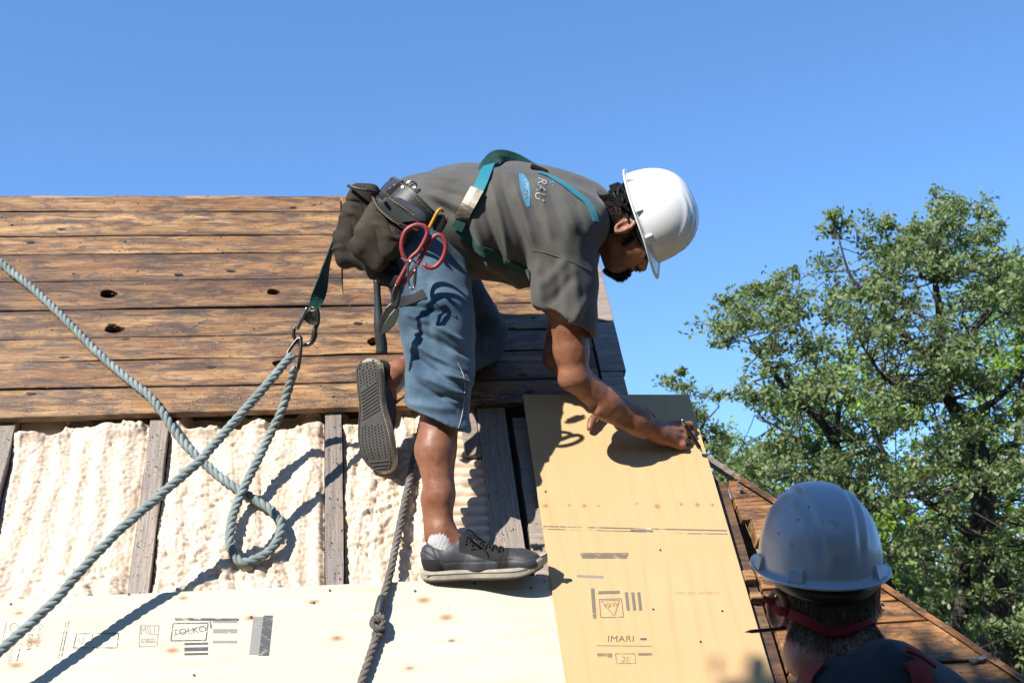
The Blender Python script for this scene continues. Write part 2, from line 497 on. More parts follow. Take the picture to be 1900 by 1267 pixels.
def foam_height(u, v, ua, ub, vtop, seed):
    t = (u-ua)/(ub-ua)
    uw = u + .030*(vnoise(u*9, v*7, seed)-.5) + .06*(vnoise(u*2.4, v*1.9, seed+3)-.5)
    vv = v + .02*(vnoise(u*14, v*3, seed+1)-.5)
    # beads: columns running down the slope, lumps along them
    big, bi = worley(uw/.050, vv/.075, seed)
    b1 = np.sqrt(np.clip(1-(big*1.15)**2, 0, 1))*(.5+.7*bi)
    med, mi = worley(uw/.023, vv/.016, seed+11)
    b2 = np.sqrt(np.clip(1-(med*1.1)**2, 0, 1))*(.35+.8*mi)
    sm, si = worley(uw/.012, vv/.0085, seed+29)
    b3 = np.sqrt(np.clip(1-(sm*1.15)**2, 0, 1))
    col = .5+.5*np.cos((uw-ua)/.062*2*math.pi + 2.5*vnoise(u*3, v*2.2, seed+7))
    patch = np.clip((vnoise(u*5, v*3.5, seed+9)-.35)*2.5, 0, 1)
    h = -.044 + .006*col + .012*b1*patch + .014*b2*(.35+.8*patch) + .0085*b3 + .016*(vnoise(u*7, v*4, seed+17)-.5)
    # sags and gaps at the rafters
    edge = np.minimum(t, 1-t)*(ub-ua)
    h -= .018*np.exp(-(edge/.010)**2)*(.3+vnoise(u*3, v*9, seed+21))
    # bulge near the planks
    top = (vtop - v)
    h += .022*np.exp(-((top-.030)/.03)**2)*(vnoise(u*13, v*6, seed+23)*1.7-.25)
    cav = np.clip((vnoise(u*6.5+1.7, v*0+3, seed+31)-.60)*7, 0, 1)
    h -= .07*cav*np.clip(1-top/.045, 0, 1)
    h -= .008*np.clip(1-top/.015, 0, 1)
    return h
tf = NT('spray_foam')
fn_ = tf.noise(tf.obj, 300, 3, .6); fb = tf.noise(tf.obj, 14, 4, .6)
fc = tf.ramp(fb, [(.35, (.90, .69, .50)), (.6, (.96, .78, .61)), (.8, (.92, .64, .39))])
M_FOAM = tf.done(fc, .45, tf.bump(fn_, .25, .001), spec=.4)
bays = [(rafters_u[6]+.03, rafters_u[5]-.03, 15), (rafters_u[5]+.03, rafters_u[4]-.03, 14), (rafters_u[4]+.03, rafters_u[0]-.028, 12), (rafters_u[0]+.0275, rafters_u[1]-.029, 3), (rafters_u[1]+.029, rafters_u[2]-.027, 5), (rafters_u[2]+.027, rafters_u[3]-.043, 8)]
foam_all = []
for bi_, (ua, ub, sd) in enumerate(bays, -2):
    v0 = roof(0, 1112)[1]-.25; v1 = roof(500, 742)[1]+.02
    st = .0034 if bi_ > 0 else .008
    nu, nv = int((ub-ua)/st)+1, int((v1-v0)/st)+1
    uu, vv = np.meshgrid(np.linspace(ua, ub, nu), np.linspace(v0, v1, nv))
    hh = foam_height(uu, vv, ua, ub, vPB, sd)
    if bi_ == 1:
        du, dv = uu-roof(243, 797, -.03)[0], vv-roof(243, 797, -.03)[1]
        q = np.clip(1-(du/.050)**2-(dv/.030)**2+.5*(vnoise(uu*60, vv*60, 8)-.5), 0, 1); hh = np.maximum(hh, -.05+.045*np.sqrt(q)+.012*(vnoise(uu*120, vv*120, 9)-.5)*(q > 0))
    if bi_ == 2:
        for (x, y, a, b) in [(478, 790, .045, .02), (395, 800, .03, .016), (560, 800, .03, .02)]:
            du, dv = uu-roof(x, y, -.03)[0], vv-roof(x, y, -.03)[1]
            q = np.clip(1-(du/a)**2-(dv/b)**2+.6*(vnoise(uu*70, vv*70, 8)-.5), 0, 1); hh = np.where(q > 0, np.maximum(hh, -.048+.038*np.sqrt(q)+.010*(vnoise(uu*130, vv*130, 4)-.5)), hh)
    if bi_ == 3:   # smoother rolls in the shaded strip right of the leg
        rr = np.clip((uu-(ua+(ub-ua)*.62))/.05, 0, 1)
        roll = -.045+.02*np.sqrt(np.abs(np.sin(vv/.034*math.pi+1.5*vnoise(uu*12, vv*6, 2))))+.008*vnoise(uu*30, vv*30, 5)
        hh = hh*(1-rr)+roll*rr
    V = np.array(rO)+uu[..., None]*rD+vv[..., None]*rU+hh[..., None]*rN
    idx = np.arange(nu*nv).reshape(nv, nu)
    F = np.stack([idx[:-1, :-1], idx[:-1, 1:], idx[1:, 1:], idx[1:, :-1]], -1).reshape(-1, 4)
    o = mesh_np('spray_foam', V.reshape(-1, 3), F, M_FOAM, house, smooth=True)
    o['kind'] = 'stuff'

# ------------------------------------------------------------ lower right part of the roof
hipx = [(1312, 848), (1360, 880), (1445, 935), (1545, 1012), (1640, 1088), (1760, 1168), (1900, 1262), (2150, 1440), (2700, 1900)]
hip = [roof(x, y, PL_TOP) for x, y in hipx]
def hip_u(v):
    for (ua, va), (ub, vb) in zip(hip, hip[1:]):
        if vb <= v <= va: return ua+(ub-ua)*(v-va)/(vb-va)
    return hip[-1][0] if v < hip[-1][1] else hip[0][0]
uPly = lambda y: roof(1278+(y-733)*.2978, y)[0]
uE = roof(1437, 1267)[0]
u_strip0, u_strip1 = uE-.03, uE+.038
slab('trim_board', [(u_strip0, VLOW), (u_strip1, VLOW), (u_strip1, roof(1345, 895)[1]), (u_strip0+.01, roof(1325, 868)[1]), (u_strip0, roof(1325, 868)[1])], -.014, .03, M_PLANK, house, amp=.003, label='weathered trim board along the right edge of the yellow plywood')
rows_y = [(884, 933, .0, -.004), (935, 962, 0, .006), (963, 1006, 0, .022), (1034, 1088, 0, .0), (1090, 1120, 0, .0), (1121, 1160, .006, 0), (1161, 1240, .01, .003), (1241, 1330, .0, 0), (1331, 1420, 0, 0), (1421, 1520, 0, 0), (1521, 1640, 0, 0)]
for i, (ya, yb, du, dn) in enumerate(rows_y):
    xr = 1420 + (ya-935)*.32
    va, vb = roof(xr, ya, PL_TOP)[1]-.001, roof(xr, yb, PL_TOP)[1]+.001
    s = u_strip1+.004 + (.02 if i == 2 else 0)
    n = 4; right = [(hip_u(vb+(va-vb)*k/n)-.004, vb+(va-vb)*k/n) for k in range(n+1)]
    slab('hip_plank', [(s, vb)]+right+[(s, va)], PL_TOP+dn-.006, PL_TH if i != 2 else .045, M_ORANGE, house, amp=.003, tilt=random.uniform(-.01, .01))
slab('ceiling_board', [(UL, VLOW)]+[(hip_u(VLOW+.02)-.06, VLOW)]+[(h[0]-.06, h[1]) for h in hip[::-1] if h[1] > VLOW]+[(UR-.04, vb_), (UR-.04, vt-.05), (UL, vt-.05)], -.12, .02, m_old_wood('attic_boarding', .7, .3), house, amp=0)
# small stub pieces along the strip
for (x, y, w, h) in [(1392, 1062, .03, .03), (1405, 1100, .03, .02)]:
    u, v = roof(x, y, .02)
    slab('packing_block', [(u-w/2, v-h/2), (u+w/2, v-h/2), (u+w/2*.9, v+h/2), (u-w/2, v+h/2)], .012, .03, M_PLANK, house, amp=.002, step=.02)
# broken edge board on the hip
hb = MB()
tops = [RP(u, v, .012+.012*mnoise.noise(Vector((i*3.1, 0, 0)))) for i, (u, v) in enumerate(hip)]
def hip_piece(name, i0, i1, w, th, lift, m, parent):
    pts = np.array([RP(hip[i][0], hip[i][1], PL_TOP+lift) for i in range(i0, i1+1)])
    pts = catmull(pts, .05) if len(pts) > 2 else np.array([pts[0]+(pts[1]-pts[0])*k/8 for k in range(9)])
    T, A, B = frames(pts); V = []; F = []
    out = nrm(np.cross(pts[-1]-pts[0], rN))
    if out.dot(rD) < 0: out = -out
    dn = nrm(out*.55 - rN*.85)
    for i, p in enumerate(pts):
        j = .004*mnoise.noise(Vector((i*.7, i0*5, 3)))
        V += [p-out*w*.3+rN*j, p+out*w*.25+rN*(j), p+out*w*.25+dn*th, p-out*w*.3+dn*th]
    n = len(pts)
    for i in range(n-1):
        for k in range(4): F.append((i*4+k, i*4+(k+1) % 4, (i+1)*4+(k+1) % 4, (i+1)*4+k))
    F += [(0, 1, 2, 3), ((n-1)*4+3, (n-1)*4+2, (n-1)*4+1, (n-1)*4)]
    return mesh_np(name, V, F, m, parent)
for a, b, m in [(0, 1, M_GREYWOOD), (1, 2, M_ORANGE), (2, 4, M_ORANGE), (4, 6, M_ORANGE), (6, 8, M_ORANGE)]:
    hip_piece('hip_board', a, b, .035, .10, .004, m, house)
# the roof slope beyond the hip and the ridge (out of view) so the house is closed
def hseg(i): return RP(hip[i][0], hip[i][1], -.03)
far = nrm(np.array([rU[0], rU[1], 0.0])); rg_l = RP(UL, vt, -.03); rg_r = RP(UR-.01, vt, -.03)
down = nrm(far*.72-np.array([0, 0, .70]))
bk = MB()
bk.add([rg_l, rg_r, rg_r+down*4.2, rg_l+down*4.2], [(0, 1, 2, 3)])
gv = [rg_r, RP(UR-.01, vb_, -.03)] + [hseg(i) for i in range(len(hip))] + [rg_r+down*4.2]
side = nrm(rD*.62+far*.75+np.array([0, 0, -.6]))
bk.build('rear_roof_slope', m_old_wood('rear_boarding', .9, .3), house)
w = MB()
e0 = RP(UL, VLOW, -.05); e1 = RP(hip[-1][0], VLOW, -.05)
for a, b in ((e0, e1),):
    a2, b2 = a+far*.35, b+far*.35
    w.add([(a2[0], a2[1], 0), (b2[0], b2[1], 0), (b2[0], b2[1], b2[2]), (a2[0], a2[1], a2[2])], [(0, 1, 2, 3)])
e2 = rg_r+down*4.2; e3 = rg_l+down*4.2
for a, b in ((e2, e3), (e3, e0)):
    w.add([(a[0], a[1], 0), (b[0], b[1], 0), (b[0], b[1], b[2]), (a[0], a[1], a[2])], [(0, 1, 2, 3)])
hp = [RP(UR-.03, vt, -.06), RP(UR-.03, vb_, -.06)]+[RP(h[0]-.03, h[1], -.06) for h in hip]
back = [np.array([p[0]+.3*(0), p[1]+.05, 0]) for p in hp]
for a, b in zip(hp, hp[1:]):
    w.add([a, b, (b[0], b[1], 0), (a[0], a[1], 0)], [(0, 1, 2, 3)])
p1 = RP(UR-.03, vb_, -.06)
w.add([rg_r, e2, (e2[0], e2[1], 0), (p1[0], p1[1], 0), p1], [(0, 1, 2, 3, 4)])
w.build('outer_wall', M_GREYWOOD, house)

# ------------------------------------------------------------ plywood sheets
def local_knots(lst, u0, v0, swap=False):
    out = []
    for (x, y, rpx, col, asp) in lst:
        u, v = roof(x, y); r = rpx/2200*3.1
        out.append((u-u0, v-v0, r, col, asp))
    return out
def sheet(name, poly, knots, base, dark, mname, label, rot=False, tilt=0.0, n=0.0, lines=False):
    u0 = sum(p[0] for p in poly)/4; v0 = sum(p[1] for p in poly)/4
    m = m_ply(mname, base, dark, local_knots(knots, u0, v0), lines)
    o = slab(name, poly, n, .012, m, None, amp=0, bevel=.0008, tilt=tilt, warp=.0)
    tag(o, label, 'plywood sheet')
    return o
KO = (.42, .17, .05); KD = (.05, .035, .03)
tl = roof(0, 1112); tr = roof(1021, 1066); bl_ = roof(1052, 1280)
slope_v = (tr[1]-tl[1])/(tr[0]-tl[0])
uA = -2.2; uB = uE_ = roof(1020, 1066)[0]-.0015; uB2 = roof(1051, 1267)[0]-.0015
vBt = -1.0
uB3 = uB + (uB2-uB)/(roof(1051, 1267)[1]-tr[1])*(vBt-tr[1])
kn = [(35, 1137, 5, KO, 1.8), (105, 1158, 0.1, KO, 1.5), (62, 1190, 8, KO, 2), (30, 1234, 7, KO, 2), (340, 1109, 5, KO, 2), (466, 1146, 6, KO, 2.2), (320, 1206, 7, KO, 2),
      (583, 1116, 5, KO, 2.4), (625, 1184, 7, KO, 2), (786, 1113, 8, KO, 2), (828, 1145, 8, KO, 2), (838, 1188, 4, KD, 2.2), (760, 1239, 5, KO, 2.0), (625, 1182, 3, KO, 2), (578, 1118, 2.5, KD, 2), (466, 1143, 2, KD, 2)]
sheet('plywood_sheet', [(uA, vBt), (uB3, vBt), (uB, tr[1]), (uA, tl[1]+slope_v*(uA-tl[0]))], kn, (.86, .78, .62), (.74, .58, .38), 'pale_plywood', 'long pale plywood sheet with black printed stamps lying across the rafters at the bottom')
TL, TR, BR, BL = roof(970, 733, .022), roof(1278, 733, .022), roof(1437, 1267, .004), roof(1050, 1267, .004)
ext = 1.25
def lerp2(a, b, t): return (a[0]+(b[0]-a[0])*t, a[1]+(b[1]-a[1])*t)
kn2 = [(1011, 945, 6, KO, 1.2), (1055, 944, 4, KO, 1), (1083, 945, 6, KO, 1), (1109, 945, 3.5, KO, 1), (1180, 941, 3.5, KO, 1), (1218, 946, 8, KO, 1), (1262, 942, 5, KO, 1), (1292, 943, 6.5, KO, 1), (1320, 943, 4.5, KO, 1)]
yb_ = lerp2(TL, BL, ext); yc_ = lerp2(TR, BR, ext)
yp = sheet('plywood_sheet', [yb_, yc_, TR, TL], kn2, (.82, .545, .275), (.72, .43, .19), 'yellow_plywood', 'yellow plywood sheet standing up the slope, the kneeling worker marks its top corner', n=.0125, tilt=.0225, lines=True)
# ------------------------------------------------------------ smooth-union volumes -> one continuous mesh
class Field:
    def __init__(s, lo, hi, h):
        s.lo = np.array(lo, float); s.h = h
        s.n = np.ceil((np.array(hi)-s.lo)/h).astype(int)+1
        s.d = np.full(s.n, .08, np.float32)
        s.k = .02
    def _box(s, lo, hi, pad):
        a = np.clip(np.floor((lo-pad-s.lo)/s.h).astype(int), 0, s.n-1)
        b = np.clip(np.ceil((hi+pad-s.lo)/s.h).astype(int)+1, 1, s.n)
        if np.any(b <= a): return None
        sl = tuple(slice(i, j) for i, j in zip(a, b))
        g = [(s.lo[i]+s.h*np.arange(a[i], b[i])).astype(np.float32) for i in range(3)]
        return sl, np.meshgrid(*g, indexing='ij')
    def _put(s, sl, d, k, mode, clip, g):
        if clip is not None:
            for (c, n) in clip:
                n = nrm(n); d = np.maximum(d, (g[0]-c[0])*n[0]+(g[1]-c[1])*n[1]+(g[2]-c[2])*n[2])
        o = s.d[sl]
        if mode == 'add':
            if k > 0:
                h = np.clip(.5+.5*(o-d)/k, 0, 1); o[...] = o*(1-h)+d*h-k*h*(1-h)
            else: o[...] = np.minimum(o, d)
        else:
            if k > 0:
                h = np.clip(.5-.5*(o+d)/k, 0, 1); o[...] = o*(1-h)-d*h+k*h*(1-h)
            else: o[...] = np.maximum(o, -d)
    def cone(s, a, b, ra, rb, k=None, flat=None, mode='add', clip=None):
        """tapered capsule; flat=(direction, factor) squashes it along a direction"""
        k = s.k if k is None else k
        a = np.array(a, float); b = np.array(b, float); R = max(ra, rb)
        bb = s._box(np.minimum(a, b)-R, np.maximum(a, b)+R, k+3*s.h)
        if bb is None: return
        sl, g = bb
        X, Y, Z = g[0]-a[0], g[1]-a[1], g[2]-a[2]; ab = b-a
        L2 = max(ab.dot(ab), 1e-9)
        t = np.clip((X*ab[0]+Y*ab[1]+Z*ab[2])/L2, 0, 1)
        X = X-t*ab[0]; Y = Y-t*ab[1]; Z = Z-t*ab[2]
        if flat is not None:
            for e, f in (flat if isinstance(flat, list) else [flat]):
                e = nrm(e); q = (X*e[0]+Y*e[1]+Z*e[2])*(1/f-1)
                X = X+q*e[0]; Y = Y+q*e[1]; Z = Z+q*e[2]
        d = np.sqrt(X*X+Y*Y+Z*Z)-(ra+(rb-ra)*t)
        if flat is not None:
            d = d*min(f for e, f in (flat if isinstance(flat, list) else [flat]))**.5
        s._put(sl, d, k, mode, clip, g)
    def ell(s, c, ax, r, k=None, mode='add', clip=None):
        k = s.k if k is None else k
        c = np.array(c, float); R = max(r)
        bb = s._box(c-R, c+R, k+3*s.h)
        if bb is None: return
        sl, g = bb
        X, Y, Z = g[0]-c[0], g[1]-c[1], g[2]-c[2]
        q = [(X*a[0]+Y*a[1]+Z*a[2])/ri for a, ri in zip([nrm(a) for a in ax], r)]
        k0 = np.sqrt(q[0]**2+q[1]**2+q[2]**2); k1 = np.sqrt((q[0]/r[0])**2+(q[1]/r[1])**2+(q[2]/r[2])**2)
        d = k0*(k0-1)/np.maximum(k1, 1e-6)
        s._put(sl, d, k, mode, clip, g)
    def box(s, c, ax, r, rnd=.005, k=None, mode='add', clip=None):
        k = s.k if k is None else k
        c = np.array(c, float); R = np.linalg.norm(r)
        bb = s._box(c-R, c+R, k+3*s.h)
        if bb is None: return
        sl, g = bb
        X, Y, Z = g[0]-c[0], g[1]-c[1], g[2]-c[2]
        q = [np.abs(X*a[0]+Y*a[1]+Z*a[2])-(ri-rnd) for a, ri in zip([nrm(a) for a in ax], r)]
        d = np.sqrt(sum(np.maximum(i, 0)**2 for i in q))+np.minimum(np.maximum(q[0], np.maximum(q[1], q[2])), 0)-rnd
        s._put(sl, d, k, mode, clip, g)
    def chain(s, pts, k=None, flat=None, mode='add'):
        for (a, ra), (b, rb) in zip(pts, pts[1:]): s.cone(a, b, ra, rb, k, flat, mode)
    def extract(s):
        d = s.d; ins = d < 0
        nx, ny, nz = d.shape
        # active cells
        c = ins[:-1, :-1, :-1].astype(np.int8)
        for i, j, k in ((1,0,0),(0,1,0),(0,0,1),(1,1,0),(1,0,1),(0,1,1),(1,1,1)):
            c = c + ins[i:nx-1+i, j:ny-1+j, k:nz-1+k]
        I, J, K = np.nonzero((c > 0) & (c < 8))
        acc = np.zeros((len(I), 3)); cnt = np.zeros(len(I))
        cor = [(i, j, k) for i in (0, 1) for j in (0, 1) for k in (0, 1)]
        dv = {q: d[I+q[0], J+q[1], K+q[2]].astype(float) for q in cor}
        for q in cor:
            for ax in range(3):
                if q[ax] == 0:
                    p = list(q); p[ax] = 1; p = tuple(p)
                    a, b = dv[q], dv[p]; m = (a < 0) != (b < 0)
                    t = np.where(m, a/np.where(m, a-b, 1), 0)
                    v = np.array(q, float)[None, :].repeat(len(I), 0); v[:, ax] += t
                    acc += v*m[:, None]; cnt += m
        V = s.lo + s.h*(np.stack([I, J, K], 1)+acc/np.maximum(cnt, 1)[:, None])
        idx = np.full((nx-1, ny-1, nz-1), -1, np.int32); idx[I, J, K] = np.arange(len(I))
        Fs = []
        for ax in range(3):
            sl0 = [slice(None)]*3; sl1 = [slice(None)]*3; sl0[ax] = slice(0, -1); sl1[ax] = slice(1, None)
            a, b = ins[tuple(sl0)], ins[tuple(sl1)]
            E = np.nonzero(a != b); E = list(E)
            u, w = [(1, 2), (2, 0), (0, 1)][ax]
            ok = (E[u] > 0) & (E[w] > 0) & (E[u] < d.shape[u]-1) & (E[w] < d.shape[w]-1)
            E = [e[ok] for e in E]
            flip = a[tuple(E)]
            def cell(du, dw):
                q = list(E); q[u] = q[u]-du; q[w] = q[w]-dw; return idx[tuple(q)]
            quad = np.stack([cell(1, 1), cell(0, 1), cell(0, 0), cell(1, 0)], 1)
            quad[~flip] = quad[~flip][:, ::-1]
            Fs.append(quad)
        F = np.vstack(Fs); F = F[(F >= 0).all(1)]
        return V, F
def relax(V, F, it=1, lam=.5):
    E = np.vstack([F[:, [0, 1]], F[:, [1, 2]], F[:, [2, 3]], F[:, [3, 0]]])
    cnt = np.bincount(E.ravel(), minlength=len(V))[:, None]
    for _ in range(it):
        S = np.stack([np.bincount(E[:, 0], V[E[:, 1], i], len(V))+np.bincount(E[:, 1], V[E[:, 0], i], len(V)) for i in range(3)], 1)
        V = V*(1-lam)+lam*S/np.maximum(cnt, 1)
    return V
def vnormals(V, F):
    n = np.cross(V[F[:, 2]]-V[F[:, 0]], V[F[:, 3]]-V[F[:, 1]])
    N = np.stack([np.bincount(F.ravel(), np.repeat(n[:, i], 4), len(V)) for i in range(3)], 1)
    return N/(np.linalg.norm(N, axis=1)[:, None]+1e-12)
def fold(V, a, b, w, depth, end=.3):
    """gaussian ridge/valley along the segment a-b"""
    a = np.array(a, float); b = np.array(b, float); ab = b-a; L = np.linalg.norm(ab)
    t = ((V-a)@ab)/(L*L); tc = np.clip(t, 0, 1)
    d = np.linalg.norm(V-(a+tc[:, None]*ab), axis=1)
    m = np.clip(tc/end, 0, 1)*np.clip((1-tc)/end, 0, 1)
    m = m*m*(3-2*m)
    return depth*m*np.exp(-(d/w)**2)
def nz(V, sc, seed=0):
    """smooth vector-free value noise, 3-D, -0.5..0.5"""
    X = V*np.array(sc)+seed*7.13
    I = np.floor(X).astype(int); f = X-I; f = f*f*(3-2*f)
    def h(a, b, c):
        q = (a*374761393+b*668265263+c*2147483647+seed*144269) & 0xffffffff
        q = ((q ^ (q >> 13))*1274126177) & 0xffffffff
        return ((q ^ (q >> 16)) & 65535)/65535.
    r = 0
    for i in (0, 1):
        for j in (0, 1):
            for k in (0, 1):
                w = (f[:, 0] if i else 1-f[:, 0])*(f[:, 1] if j else 1-f[:, 1])*(f[:, 2] if k else 1-f[:, 2])
                r = r+w*h(I[:, 0]+i, I[:, 1]+j, I[:, 2]+k)
    return r-.5
def bounds(pts, pad):
    p = np.array(pts); return p.min(0)-pad, p.max(0)+pad
# ------------------------------------------------------------ materials for people
def m_skin(name, base, dark):
    t = NT(name); a = t.noise(t.obj, 22, 4, .6); b = t.noise(t.obj, 260, 3, .6); v = t.voro(t.obj, 420)
    c = t.mix(t.ramp(a, [(.35, 0.0), (.65, 1.0)]), dark, base)
    c = t.mix(.5, c, t.ramp(b, [(.3, .7), (.7, 1.2)]), 'MULTIPLY')
    c = t.mix(t.ramp(t.noise(t.map(t.obj, (150, 150, 40)), 2, 4, .7), [(.62, 0.0), (.72, .35)]), c, tuple(x*.35 for x in dark))
    n = t.bump(v, .2, .0008); n = t.bump(b, .3, .0015, n); n = t.bump(t.noise(t.obj, 55, 4, .6), .3, .004, n)
    return t.done(c, .46, n, spec=.45, Subsurface_Weight=.08, Subsurface_Radius=(.012, .005, .003), Subsurface_Scale=.6)
M_SKIN = m_skin('tanned_skin', (.42, .185, .105), (.30, .115, .062))
M_SKIN2 = m_skin('ruddy_skin', (.55, .27, .18), (.42, .16, .10))
def m_cloth(name, base, var=.2, scale=900, bumps=.25, rough=.9, dirt=None, sheen=.15):
    t = NT(name); a = t.noise(t.obj, 7, 5, .6); w = t.noise(t.obj, scale, 2, .5)
    c = t.mix(var, base, t.ramp(a, [(.3, tuple(x*.6 for x in base)), (.7, tuple(min(1, x*1.5) for x in base))]))
    c = t.mix(.35, c, t.ramp(w, [(.3, .55), (.7, 1.4)]), 'MULTIPLY')
    if dirt: c = t.mix(t.ramp(t.noise(t.obj, 11, 6, .7, .8), [(.55, 0.0), (.7, .6)]), c, dirt)
    return t.done(c, rough, t.bump(w, bumps, .0008), spec=.2, Sheen_Weight=sheen)
M_SHIRT = m_cloth('grey_cotton', (.125, .120, .110), .45, 900, .4, dirt=(.17, .155, .13))
def m_denim(name):
    t = NT(name); a = t.noise(t.obj, 6, 5, .6)
    w1 = t.wave(t.map(t.obj, (1, 1, 1), rot=(.3, .4, .75)), 260, 1.2, 2, 2); w = t.noise(t.map(t.obj, (420, 420, 150)), 2, 3, .6)
    c = t.mix(t.ramp(a, [(.38, 0.0), (.62, 1.0)]), (.050, .100, .160), (.155, .25, .335))
    c = t.mix(.5, c, t.ramp(w, [(.3, .55), (.7, 1.45)]), 'MULTIPLY')
    c = t.mix(.25, c, t.ramp(w1, [(0, .7), (1, 1.2)]), 'MULTIPLY')
    return t.done(c, .85, t.bump(w, .4, .001), spec=.2, Sheen_Weight=.1)
M_DENIM = m_denim('washed_blue_denim')
def m_suede(name, a_, b_, rough=.85, sc=30):
    t = NT(name); a = t.noise(t.obj, sc*.3, 6, .65, .5); w = t.noise(t.obj, 260, 3, .6)
    c = t.mix(t.ramp(a, [(.35, 0.0), (.65, 1.0)]), a_, b_)
    c = t.mix(.35, c, t.ramp(w, [(.3, .6), (.7, 1.35)]), 'MULTIPLY')
    n = t.bump(a, .3, .004); n = t.bump(w, .3, .001, n)
    return t.done(c, rough, n, spec=.3)
M_SUEDE = m_suede('worn_brown_suede', (.030, .023, .017), (.085, .066, .046))
M_BELT = m_suede('black_leather', (.028, .029, .032), (.085, .088, .094), .42)
M_SHOE = m_suede('grey_black_leather', (.032, .034, .039), (.105, .11, .125), .5)
M_SHOE_SUEDE = m_suede('dark_suede', (.02, .019, .019), (.045, .042, .04), .9)
def m_simple(name, c, rough=.5, metal=0, spec=.5, bs=60, bst=.15, var=.25):
    t = NT(name); a = t.noise(t.obj, bs, 4, .6)
    cc = t.mix(var, c, t.ramp(a, [(.3, tuple(x*.5 for x in c)), (.7, tuple(min(1, x*1.3) for x in c))]))
    return t.done(cc, rough, t.bump(a, bst, .001), metal, spec)
M_RUBBER = m_simple('dirty_cream_rubber', (.60, .54, .42), .7, var=.6, bs=45)
M_SOLE = m_simple('dark_sole_rubber', (.10, .095, .088), .8, var=.4, bs=80, bst=.4)
M_SOCK = m_cloth('white_sock_knit', (.70, .69, .70), .12, 500, .5)
M_STEEL = m_simple('steel', (.52, .51, .49), .28, 1.0, bs=30, bst=.06)
M_DARKSTEEL = m_simple('dark_steel', (.20, .19, .175), .38, 1.0, bs=40, bst=.1, var=.5)
M_RED = m_simple('red_dipped_rubber', (.36, .045, .05), .45)
M_YELLOW = m_simple('yellow_plastic', (.75, .36, .02), .4)
M_BLACK = m_simple('black_plastic', (.018, .018, .02), .35)
M_BLACKRUB = m_simple('black_rubber_grip', (.035, .045, .048), .5)
M_TEAL = m_cloth('teal_webbing', (.015, .25, .33), .2, 700, .5, .55)
M_GREENWEB = m_cloth('dark_green_webbing', (.012, .085, .072), .4, 600, .5, .7, dirt=(.12, .19, .17))
M_STITCH = m_simple('thread', (.62, .56, .44), .8)
M_HAIR = m_simple('black_hair', (.012, .010, .010), .6, bs=300, bst=.9)
def cf(x, y, z=0.0): return C2W((x, -y, z))          # direction from photo axes (x right, y DOWN, z away)

def hair_strands(name, V, N, parent, mat, n, length, comb, seed=1, rad=.0006, jit=.5):
    """short hair as thin blades on a patch of head surface"""
    r = np.random.default_rng(seed); idx = r.integers(0, len(V), n)
    p = V[idx]+r.normal(0, .0015, (n, 3)); d = N[idx]*.6+np.array(comb)+r.normal(0, .35*jit, (n, 3))
    d /= np.linalg.norm(d, axis=1)[:, None]
    s = np.cross(d, r.normal(0, 1, (n, 3))); s /= np.linalg.norm(s, axis=1)[:, None]
    L = length*r.uniform(.6, 1.2, (n, 1))
    m = p+d*L*.55; e = p+d*L+np.array([0, 0, -1.0])*L*.18
    VV = np.stack([p-s*rad, p+s*rad, m+s*rad*.8, m-s*rad*.8, e], 1).reshape(-1, 3)
    b = np.arange(n)*5
    F = [tuple(x) for q in b for x in ((q, q+1, q+2, q+3), (q+3, q+2, q+4))]
    o = mesh_np(name, VV, F, mat, parent); o['kind'] = 'stuff'; return o

# ============================================================ WORKER BENDING OVER
man = empty('person', tuple(P(900, 1085, 3.1)), 'worker in grey t-shirt, denim shorts and white hard hat bending over the yellow plywood', 'person')
B = Field(*bounds([P(640, 290, 3.0), P(1325, 290, 3.75), P(640, 1085, 2.9), P(1325, 1085, 3.75), P(1325, 870, 3.75), P(640, 870, 2.95)], .03), .0036)
B.k = .02
# near leg
hipN, kneeN, ankN = P(775, 470, 3.27), P(822, 735, 3.15), P(820, 985, 3.06)
B.cone(hipN, kneeN, .082, .058)
B.cone(kneeN, P(808, 835, 3.11), .053, .0515)
B.cone(P(808, 835, 3.11), P(815, 915, 3.08), .051, .038)
B.cone(P(815, 915, 3.08), ankN, .038, .028)
B.cone(P(797, 930, 3.075), P(800, 1000, 3.07), .018, .016, k=.03)     # achilles
B.cone(ankN, P(870, 1035, 3.05), .033, .026)                            # foot (inside the shoe)
B.cone(P(870, 1035, 3.05), P(975, 1040, 3.04), .026, .020)
# far leg, kneeling
hipF, kneeF, ankF = P(790, 460, 3.50), P(888, 628, 3.58), P(738, 690, 3.335)
B.cone(hipF, kneeF, .080, .060)
B.cone(kneeF, P(820, 655, 3.46), .055, .054)
B.cone(P(820, 655, 3.46), ankF, .050, .030)
B.cone(ankF, P(722, 705, 3.30), .030, .028)
B.cone(P(722, 705, 3.30), P(708, 820, 3.29), .026, .022)
# pelvis and torso
B.cone(P(764, 430, 3.33), P(775, 420, 3.45), .092, .095)
latD = nrm(P(1075, 385, 3.50)-P(1040, 440, 3.17))
spine = [P(765, 420, 3.39), P(850, 410, 3.38), P(930, 400, 3.36), P(1020, 405, 3.34), P(1065, 408, 3.335)]
rad = [.105, .105, .108, .104, .070]
for i in range(4):
    for sgn in (-1, 1):
        o1 = latD*sgn*(.055 if i < 1 else .06); o2 = latD*sgn*(.06 if i < 3 else .075)
        B.cone(spine[i]+o1, spine[i+1]+o2, rad[i], rad[i+1], k=.04)
